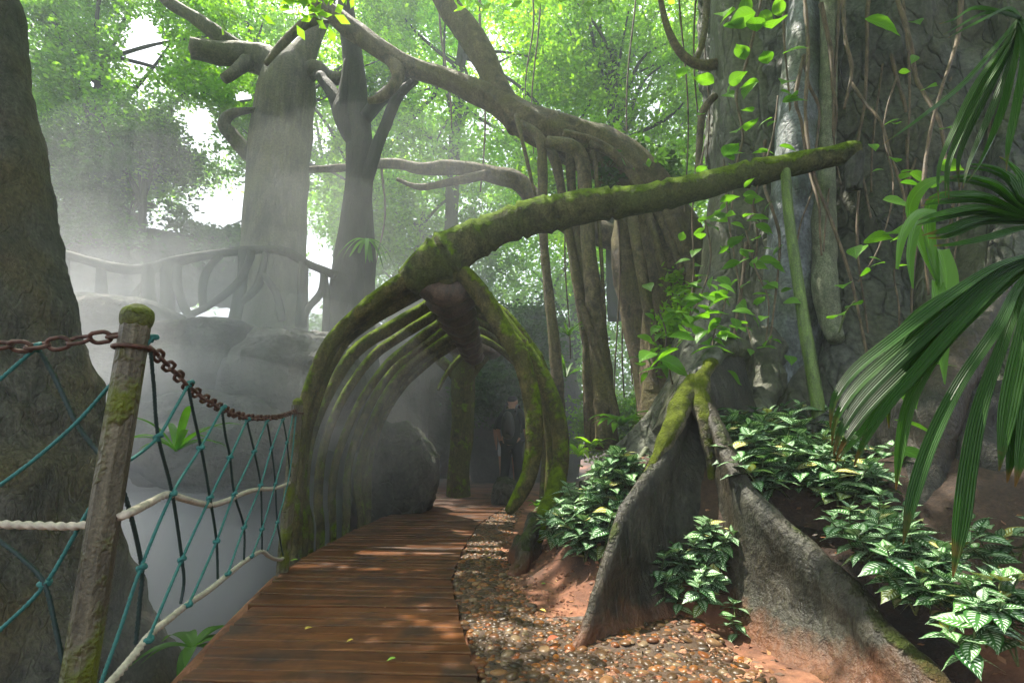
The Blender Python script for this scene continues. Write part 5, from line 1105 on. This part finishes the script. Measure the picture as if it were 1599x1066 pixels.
for k, (P_, lab) in enumerate([([(1215, 150, 3.95), (1205, 220, 3.9), (1180, 300, 3.9), (1170, 360, 3.9)], 'leafy climber crossing the blue grey flute above the beam'),
        ([(1165, 360, 4.0), (1180, 420, 3.95), (1200, 470, 3.9), (1195, 540, 3.8)], 'leafy climber below the beam beside the green pole'),
        ([(1100, 340, 4.6), (1110, 400, 4.5), (1095, 460, 4.4), (1075, 500, 4.3)], 'dense climber between the strangler fig and the grey stem'),
        ([(1400, 120, 3.6), (1380, 200, 3.6), (1395, 290, 3.5), (1375, 380, 3.4), (1340, 440, 3.4)], 'leafy vine behind the drooping upper palm leaflets'),
        ([(1020, 470, 5.6), (1040, 520, 5.5), (1030, 580, 5.4)], 'small leaved climber low on the strangler fig trunk')]):
    vine(lab, P_, along(P_, (16, 24, 34, 14, 22)[k], 15, 30, (22, 22, 24, 30, 20)[k]), 860+k)
for k, (x0, x1, y1, Y_) in enumerate([(828, 826, 150, 8), (838, 835, 240, 8), (990, 980, 300, 7), (1088, 1092, 300, 5.6), (1105, 1100, 260, 5.6), (1064, 1072, 330, 5.8), (960, 965, 640, 7.2), (975, 978, 620, 7.6), (992, 985, 600, 7.4), (890, 885, 560, 7.8), (1230, 1228, 250, 4.2), (1170, 1180, 420, 4.5), (1410, 1420, 330, 3.9), (1380, 1365, 300, 4.1), (1440, 1425, 560, 3.6), (1340, 1350, 520, 3.9), (690, 700, 200, 9), (755, 750, 300, 9), (600, 590, 420, 9)]):
    y0 = -30 if y1 < 400 else 260
    P = [(x0+(x1-x0)*f+6*math.sin(5*f+k), y0+(y1-y0)*f, Y_) for f in np.linspace(0, 1, 7)]
    v = vine('thin bare liana hanging straight down from the canopy', P, [], 820+k, rpx=1.6 if k < 10 else 2.0, name='hanging_vine'); v['group'] = 'thin hanging lianas'
# curly branches leaving the stem top right of centre
CB = empty('curved_branch', at(1112, 100, 5.2)); tag(CB, 'curly dark branch springing left from the shaded stem near the top', 'branch')
for L in ([(1130, 98, 5.2, 9), (1098, 102, 5.2, 8), (1072, 92, 5.2, 7), (1052, 66, 5.2, 6), (1038, 30, 5.2, 5), (1028, -20, 5.2, 4)], [(1085, 98, 5.2, 5), (1098, 60, 5.2, 5), (1104, 0, 5.2, 5), (1102, -30, 5.2, 4)], [(1116, 150, 5.2, 6), (1098, 175, 5.2, 6), (1092, 230, 5.2, 5), (1088, 310, 5.2, 5)]):
    mb = MB(); ptube(mb, L, n=8, amp=.2, seed=850); mk('limb', mb, M['limb'], CB)

# ---- litter
def litter(name, px, py, L, mat, label, z=.018):
    p = hit(px, py); V, Q, U = leaf_blade(L, L*.55, .15, .35)
    zz = max(z, float(gz(p[0], p[1]))+.012); tag(mk(name, MB().add(place(V, (p[0], p[1], zz), px*.37, .05), Q, None, U), M[mat]), label, 'leaf')
litter('fallen_leaf', 474, 1011, .05, 'dead_leaf', 'curled yellow leaf lying on the near planks', .024)
litter('fallen_leaf', 464, 890, .06, 'green_leaf1', 'small lime green leaf on the planks by the far fence post', .026)
litter('fallen_leaf', 550, 1028, .035, 'dead_leaf', 'tiny pale leaf on a plank in the middle of the deck', .024)
litter('fallen_leaf', 872, 1008, .07, 'red_leaf', 'brown red leaf beside the tip of the first buttress root', .03)
litter('fallen_leaf', 845, 915, .05, 'green_leaf1', 'lime green leaf on the red soil', .03)
litter('fallen_leaf', 606+160, 878, .045, 'dead_leaf', 'yellow leaf on the pebbles beside the deck', .03)
litter('fallen_leaf', 843, 962, .04, 'dead_leaf', 'small tan leaf on the bare soil patch', .03)
litter('fallen_leaf', 617, 1062, .04, 'green_leaf1', 'tuft of green on the nearest plank', .024)
rng = np.random.default_rng(99); mb = MB()
C = []
for _ in range(70):
    y = rng.uniform(1.9, 7.5); x = rng.uniform(xl(y), xr(y)); mb.add(*leaf_quads(np.array([[x, y, .022]]), rng.uniform(.008, .022), rng, 4))
for _ in range(900):
    px, py = rng.uniform(800, 1599), rng.uniform(780, 1060); p = hit(px, py)
    if p[0] > .1 and p[1] < 5: C.append(p+[0, 0, .008])
C += [np.array([1.3+1.6*rng.random(), 1.5+2.4*rng.random(), 0]) for _ in range(500)]
for c in C[-500:]: c[2] = float(np.interp(c[1], [1.4, 1.85, 2.2, 2.55, 3.0, 3.3, 4.1], [.10, .18, .34, .50, .72, .86, .95]))-.10+.1*(c[0]-1.2)+.03
V, Q = leaf_quads(np.array(C), .032, rng, 1.6); mb.add(V, Q)
m_, t_, o_ = newmat('litter'); g_ = t_.nodes.new("ShaderNodeNewGeometry"); p_ = N_(t_, "ShaderNodeBsdfPrincipled"); t_.links.new(ramp_(t_, g_.outputs['Random Per Island'], [(0, (.03, .018, .01)), (.5, (.14, .06, .025)), (.8, (.3, .13, .05)), (1, (.4, .25, .1))]), p_.inputs['Base Color']); t_.links.new(p_.outputs[0], o_.inputs[0])
tag(mk('leaf_litter', mb, m_, smooth=False), 'brown dead leaves scattered over the red soil and the beds', 'leaf litter', kind='stuff')

rng = np.random.default_rng(123); mb = MB(); ob_ = np.array([(math.sin(a_)*math.cos(b_), math.sin(a_)*math.sin(b_), math.cos(a_)) for a_ in (.5, 1.15, 1.8) for b_ in np.arange(6)*1.047+a_]+[(0, 0, 1)])
oq = [[a_*6+b_, (a_+1)*6+b_, (a_+1)*6+(b_+1) % 6, a_*6+(b_+1) % 6] for a_ in (0, 1) for b_ in range(6)]; ot = [[18, b_, (b_+1) % 6] for b_ in range(6)]
for k in range(1500):
    y = 2.1+3.2*rng.random()**1.3; x = np.interp(y, PX[:, 0], PX[:, 1])+(1.0 if y > 2.7 else .5)*rng.random()**1.4
    if y < 2.75: x = .2+.8*rng.random(); 
    r = .004+.013*rng.random()**2.5; V = ob_*r*(1+.45*rng.normal(size=(19, 1)).clip(-1, 1))*np.array([1.3, 1, .7]); mb.add(V+np.array([x, y, float(gz(x, y))]), oq, ot)
tag(mk('soil_clods', mb, M['soil'], smooth=False, base=(.5, 3, 0)), 'crumbs and clods of red earth on the bare soil by the roots', 'soil', kind='stuff')
mb = MB()
for k in range(70):
    p = np.array([rng.uniform(.1, 1.0), rng.uniform(2.3, 4.2), 0]); p[2] = float(gz(p[0], p[1]))+.006; a_ = rng.random()*6.28; L_ = .03+.09*rng.random(); d = np.array([math.cos(a_), math.sin(a_), 0])
    tube(mb, [p, p+d*L_*.5+[0, 0, .008], p+d*L_+rng.normal(size=3)*.008*np.array([1, 1, 0])], [.0022, .002, .0012], n=5, step=.02)
tag(mk('twigs', mb, M['vine'], base=(.5, 3, 0)), 'thin dead twigs strewn over the red soil', 'twigs', kind='stuff')

# ------------------------------------------------------------------ the two walkers, seen from behind
def skinned(name, bones, mat, parent, sub=2):
    """bones: list of chains of (x,y,z,r); identical points are shared"""
    vs, es, rs, key = [], [], [], {}
    for ch in bones:
        pr = None
        for (x, y, z, r) in ch:
            k = (round(x, 3), round(y, 3), round(z, 3))
            if k not in key: key[k] = len(vs); vs.append((x, y, z)); rs.append(r)
            if pr is not None and pr != key[k]: es.append((pr, key[k]))
            pr = key[k]
    me = bpy.data.meshes.new(name); me.from_pydata(vs, es, []); o = bpy.data.objects.new(name, me); COL.objects.link(o)
    o.modifiers.new("skin", 'SKIN'); 
    for k, r in enumerate(rs): me.skin_vertices[0].data[k].radius = (r, r)
    me.skin_vertices[0].data[0].use_root = True
    sb = o.modifiers.new("sub", 'SUBSURF'); sb.levels = sub; sb.render_levels = sub; o.modifiers["skin"].use_smooth_shade = True
    me.materials.append(mat); o.parent = parent; ORG[o.name] = ORG[parent.name]; return o
def hand_chains(w, d, s):
    w = np.array(w, float); d = np.array(d, float); d /= np.linalg.norm(d); sx = np.array([s, 0, 0.]); f = np.array([0, 1., 0]); ch = []
    pm = w+d*.05; ch.append([(*w, .022), (*pm, .026)])
    for k, (o_, L) in enumerate(((-.030, .065), (-.010, .075), (.010, .070), (.028, .055))):
        b = pm+f*o_+d*.03; m1 = b+d*L*.55; e = m1+d*L*.5-sx*.012; ch.append([(*pm, .026), (*b, .011), (*m1, .009), (*e, .008)])
    tb_ = w+d*.02+f*.028; ch.append([(*pm, .026), (*tb_, .012), (*(tb_+d*.035+f*.018), .009), (*(tb_+d*.06+f*.018), .008)]); return ch
def person(base, label, sc, top, bottom, shoes, long_trousers, arm_l, arm_r, leg_l, leg_r, pack):
    o = empty('person', base); tag(o, label, 'person'); o.scale = (sc,)*3; ORG[o.name] = np.zeros(3)
    def H(v): return [(v[0], v[1], v[2])]
    hipL, hipR = leg_l[0], leg_r[0]
    body = [[(0, 0, .95, .14), (0, .01, 1.12, .13), (0, .02, 1.30, .15), (0, .02, 1.44, .10), (0, .03, 1.50, .055), (0, .045, 1.57, .075), (0, .05, 1.65, .095), (0, .05, 1.71, .065)],
            [(0, .02, 1.44, .10), (-.13, .02, 1.43, .07), *arm_l], [(0, .02, 1.44, .10), (.13, .02, 1.43, .07), *arm_r],
            [(0, 0, .95, .14), *leg_l], [(0, 0, .95, .14), *leg_r],
            [(0, .05, 1.65, .095), (0, .145, 1.63, .016)], [(0, .05, 1.65, .095), (.095, .05, 1.63, .018)], [(0, .05, 1.65, .095), (-.095, .05, 1.63, .018)]]
    for arm, s in ((arm_l, 1), (arm_r, -1)):
        a, b = np.array(arm[-2][:3]), np.array(arm[-1][:3]); body += hand_chains(b, b-a, s)
    skinned('body', body, M['skin'], o)
    g = 1.0
    skinned('shirt', [[(0, 0, .84, .155), (0, 0, .95, .17), (0, .01, 1.12, .165), (0, .02, 1.30, .175), (0, .02, 1.43, .13), (0, .025, 1.49, .068)],
                      [(0, .02, 1.43, .13), (-.14, .02, 1.42, .088), tuple(np.array(arm_l[0])+[0, 0, 0, .016]), tuple(np.array(arm_l[1])*[1, 1, 1, 0]+[0, 0, 0, .06])],
                      [(0, .02, 1.43, .13), (.14, .02, 1.42, .088), tuple(np.array(arm_r[0])+[0, 0, 0, .016]), tuple(np.array(arm_r[1])*[1, 1, 1, 0]+[0, 0, 0, .06])]], top, o)
    n = 4 if long_trousers else 2
    tr = [[(0, 0, .97, .165), *[(x, y, z, r+.022) for x, y, z, r in L[:n]]] for L in (leg_l, leg_r)]
    skinned('trousers' if long_trousers else 'shorts', tr, bottom, o)
    skinned('hair', [[(0, .03, 1.60, .085), (0, .035, 1.67, .108), (0, .045, 1.73, .075)]], M['hair'], o)
    for L in (leg_l, leg_r):
        x, y, z, r = L[-1]; skinned('shoe', [[(x, y-.05, z-.03, .05), (x, y+.05, z-.035, .05), (x, y+.16, z-.045, .045)]], shoes, o)
    if pack:
        bp = skinned('backpack', [[(-.07, -.20, .98, .11), (-.06, -.22, 1.18, .13), (-.05, -.20, 1.40, .10)], [(-.07, -.20, .98, .11), (.07, -.20, .98, .11)], [(-.06, -.22, 1.18, .13), (.06, -.22, 1.18, .13)], [(-.05, -.20, 1.40, .10), (.05, -.20, 1.40, .10)], [(.07, -.20, .98, .11), (.06, -.22, 1.18, .13), (.05, -.20, 1.40, .10)]], M['bag'], o)
        for s in (-1, 1):
            mbs = MB(); tube(mbs, [(s*.11, -.12, 1.44), (s*.115, .0, 1.555), (s*.12, .14, 1.47), (s*.14, .17, 1.25), (s*.17, .05, 1.08)], [.022]*5, n=8); st = mk('strap', mbs, M['bag'], o)
    return o
gp = g3(-.03, 9.0, 0)
pl = at(799, 767, 9.0)
ob = person((pl[0], 9.0, float(gz(pl[0], 9.0))), 'person in black clothes walking away with a black backpack', 1.0, M['black_cloth'], M['black_cloth'], M['shoe'], True,
       [(-.20, .01, 1.38, .052), (-.25, -.04, 1.12, .042), (-.23, .06, .90, .03)], [(.20, .01, 1.38, .052), (.26, .0, 1.12, .042), (.25, .12, .92, .03)],
       [(-.09, 0, .88, .095), (-.11, -.02, .50, .068), (-.11, -.14, .12, .045), (-.11, -.15, .07, .042)], [(.09, 0, .88, .095), (.10, .08, .50, .068), (.10, .06, .12, .045), (.10, .07, .07, .042)], True)
ob.rotation_euler = (0, 0, -.35)
pl = at(797, 765, 9.8)
ob = person((pl[0], 9.8, float(gz(pl[0], 9.8))), 'person in pale shorts mostly hidden ahead of the walker in black', 1.0, M['black_cloth'], M['light_cloth'], M['shoe'], False,
       [(-.21, .0, 1.38, .05), (-.30, -.02, 1.14, .04), (-.28, .04, .92, .03)], [(.21, .0, 1.38, .05), (.36, .0, 1.22, .04), (.48, .02, 1.36, .03)],
       [(-.13, 0, .86, .10), (-.15, .0, .62, .085), (-.15, -.03, .32, .055), (-.15, -.04, .08, .04)], [(.09, 0, .86, .10), (.10, .06, .62, .085), (.10, .1, .3, .055), (.10, .1, .08, .04)], False)

# ------------------------------------------------------------------ the air: thin haze everywhere, thicker mist over the hollow on the left
hm, ht, ho = newmat('haze_air'); hp = N_(ht, "ShaderNodeVolumePrincipled"); hp.inputs['Color'].default_value = (.82, .91, 1.0, 1); hp.inputs["Density"].default_value = 0.006
hp.inputs['Anisotropy'].default_value = .35; ht.links.new(hp.outputs[0], ho.inputs['Volume'])
hb = MB(); x0, x1, y0, y1, z0, z1 = -61, 61, -61, 61, -3.2, 16.5
hb.add([(x0, y0, z0), (x1, y0, z0), (x1, y1, z0), (x0, y1, z0), (x0, y0, z1), (x1, y0, z1), (x1, y1, z1), (x0, y1, z1)], [[0, 3, 2, 1], [4, 5, 6, 7], [0, 1, 5, 4], [1, 2, 6, 5], [2, 3, 7, 6], [3, 0, 4, 7]])
hz = tag(mk('haze', hb, hm, smooth=False, base=(0, 0, 0)), 'thin pale mist hanging in the whole forest', 'haze', kind='stuff')
mm, mt, mo = newmat('mist_air'); mp_ = N_(mt, "ShaderNodeVolumePrincipled"); mp_.inputs['Color'].default_value = (.93, .95, 1.0, 1); mp_.inputs['Density'].default_value = .20
mp_.inputs['Anisotropy'].default_value = .3; mt.links.new(mp_.outputs[0], mo.inputs['Volume'])
def mist(c, r, label, dens=None):
    mat = mm
    if dens: mat = mm.copy(); [n for n in mat.node_tree.nodes if n.type == 'PRINCIPLED_VOLUME'][0].inputs['Density'].default_value = dens
    th = np.linspace(0, math.pi, 17)[:, None]; ph = (np.arange(32)/32*2*math.pi)[None]
    D = np.stack([np.sin(th)*np.cos(ph), np.sin(th)*np.sin(ph), np.cos(th)+0*ph], -1); V = np.array(c)+D*np.array(r)*(1+.25*fbm(D*1.2+c[0], 1, 2, 7))[..., None]
    i = np.arange(16)[:, None]; j = np.arange(32)[None]; j2 = (j+1) % 32
    tag(mk('mist', MB().add(V.reshape(-1, 3), np.stack([i*32+j, (i+1)*32+j, (i+1)*32+j2, i*32+j2], -1).reshape(-1, 4)), mat), label, 'mist', kind='stuff')
mist((-3.4, 4.0, -.3), (1.7, 1.7, .9), 'dense white mist rolling over the hollow left of the boardwalk', .30)
mist((-2.9, 5.6, -.1), (1.0, 1.5, .8), 'white mist drifting under the left ribs of the arch', .28)
mist((-2.6, 3.2, -.1), (1.0, 1.1, .55), 'low white mist spilling under the rope net', .25)
mist((-3.4, 4.9, 1.0), (1.7, .8, .9), 'pale mist hiding the foot of the rocks', .14)
mist((-.5, 11.0, 1.8), (5.5, 2.6, 3.6), 'grey mist filling the path beyond the arch', .06)
mist((-1.5, 11.5, 5.0), (8.0, 2.8, 4.0), 'bright mist among the far tree crowns', .02)
mr = np.random.default_rng(5)
for k in range(22):
    c = (mr.uniform(-6.2, -2.4), mr.uniform(4.3, 7.4), mr.uniform(.2, 2.7)); q = mr.uniform(.9, 1.9)
    mist(c, (q*1.35, q*.8, q*.85), 'drifting bluish mist before the rocks and the rustic rail', .042); [o for o in COL.objects if o.name.startswith('mist')][-1]['group'] = 'mist banks on the left'
for k, (c, r) in enumerate([((-4.6, 6.9, 3.6), (2.6, 1.3, 1.7)), ((-3.0, 6.6, 3.2), (2.2, 1.2, 1.6)), ((-5.4, 7.6, 4.6), (2.8, 1.5, 2.0)), ((-2.6, 7.4, 4.4), (2.6, 1.4, 2.1)), ((-4.0, 7.0, 2.6), (3.0, 1.3, 1.5))]):
    mist(c, r, 'thin blue haze veiling the pale trunk and the trees at upper left', .028); [o for o in COL.objects if o.name.startswith('mist')][-1]['group'] = 'thin haze at the upper left'
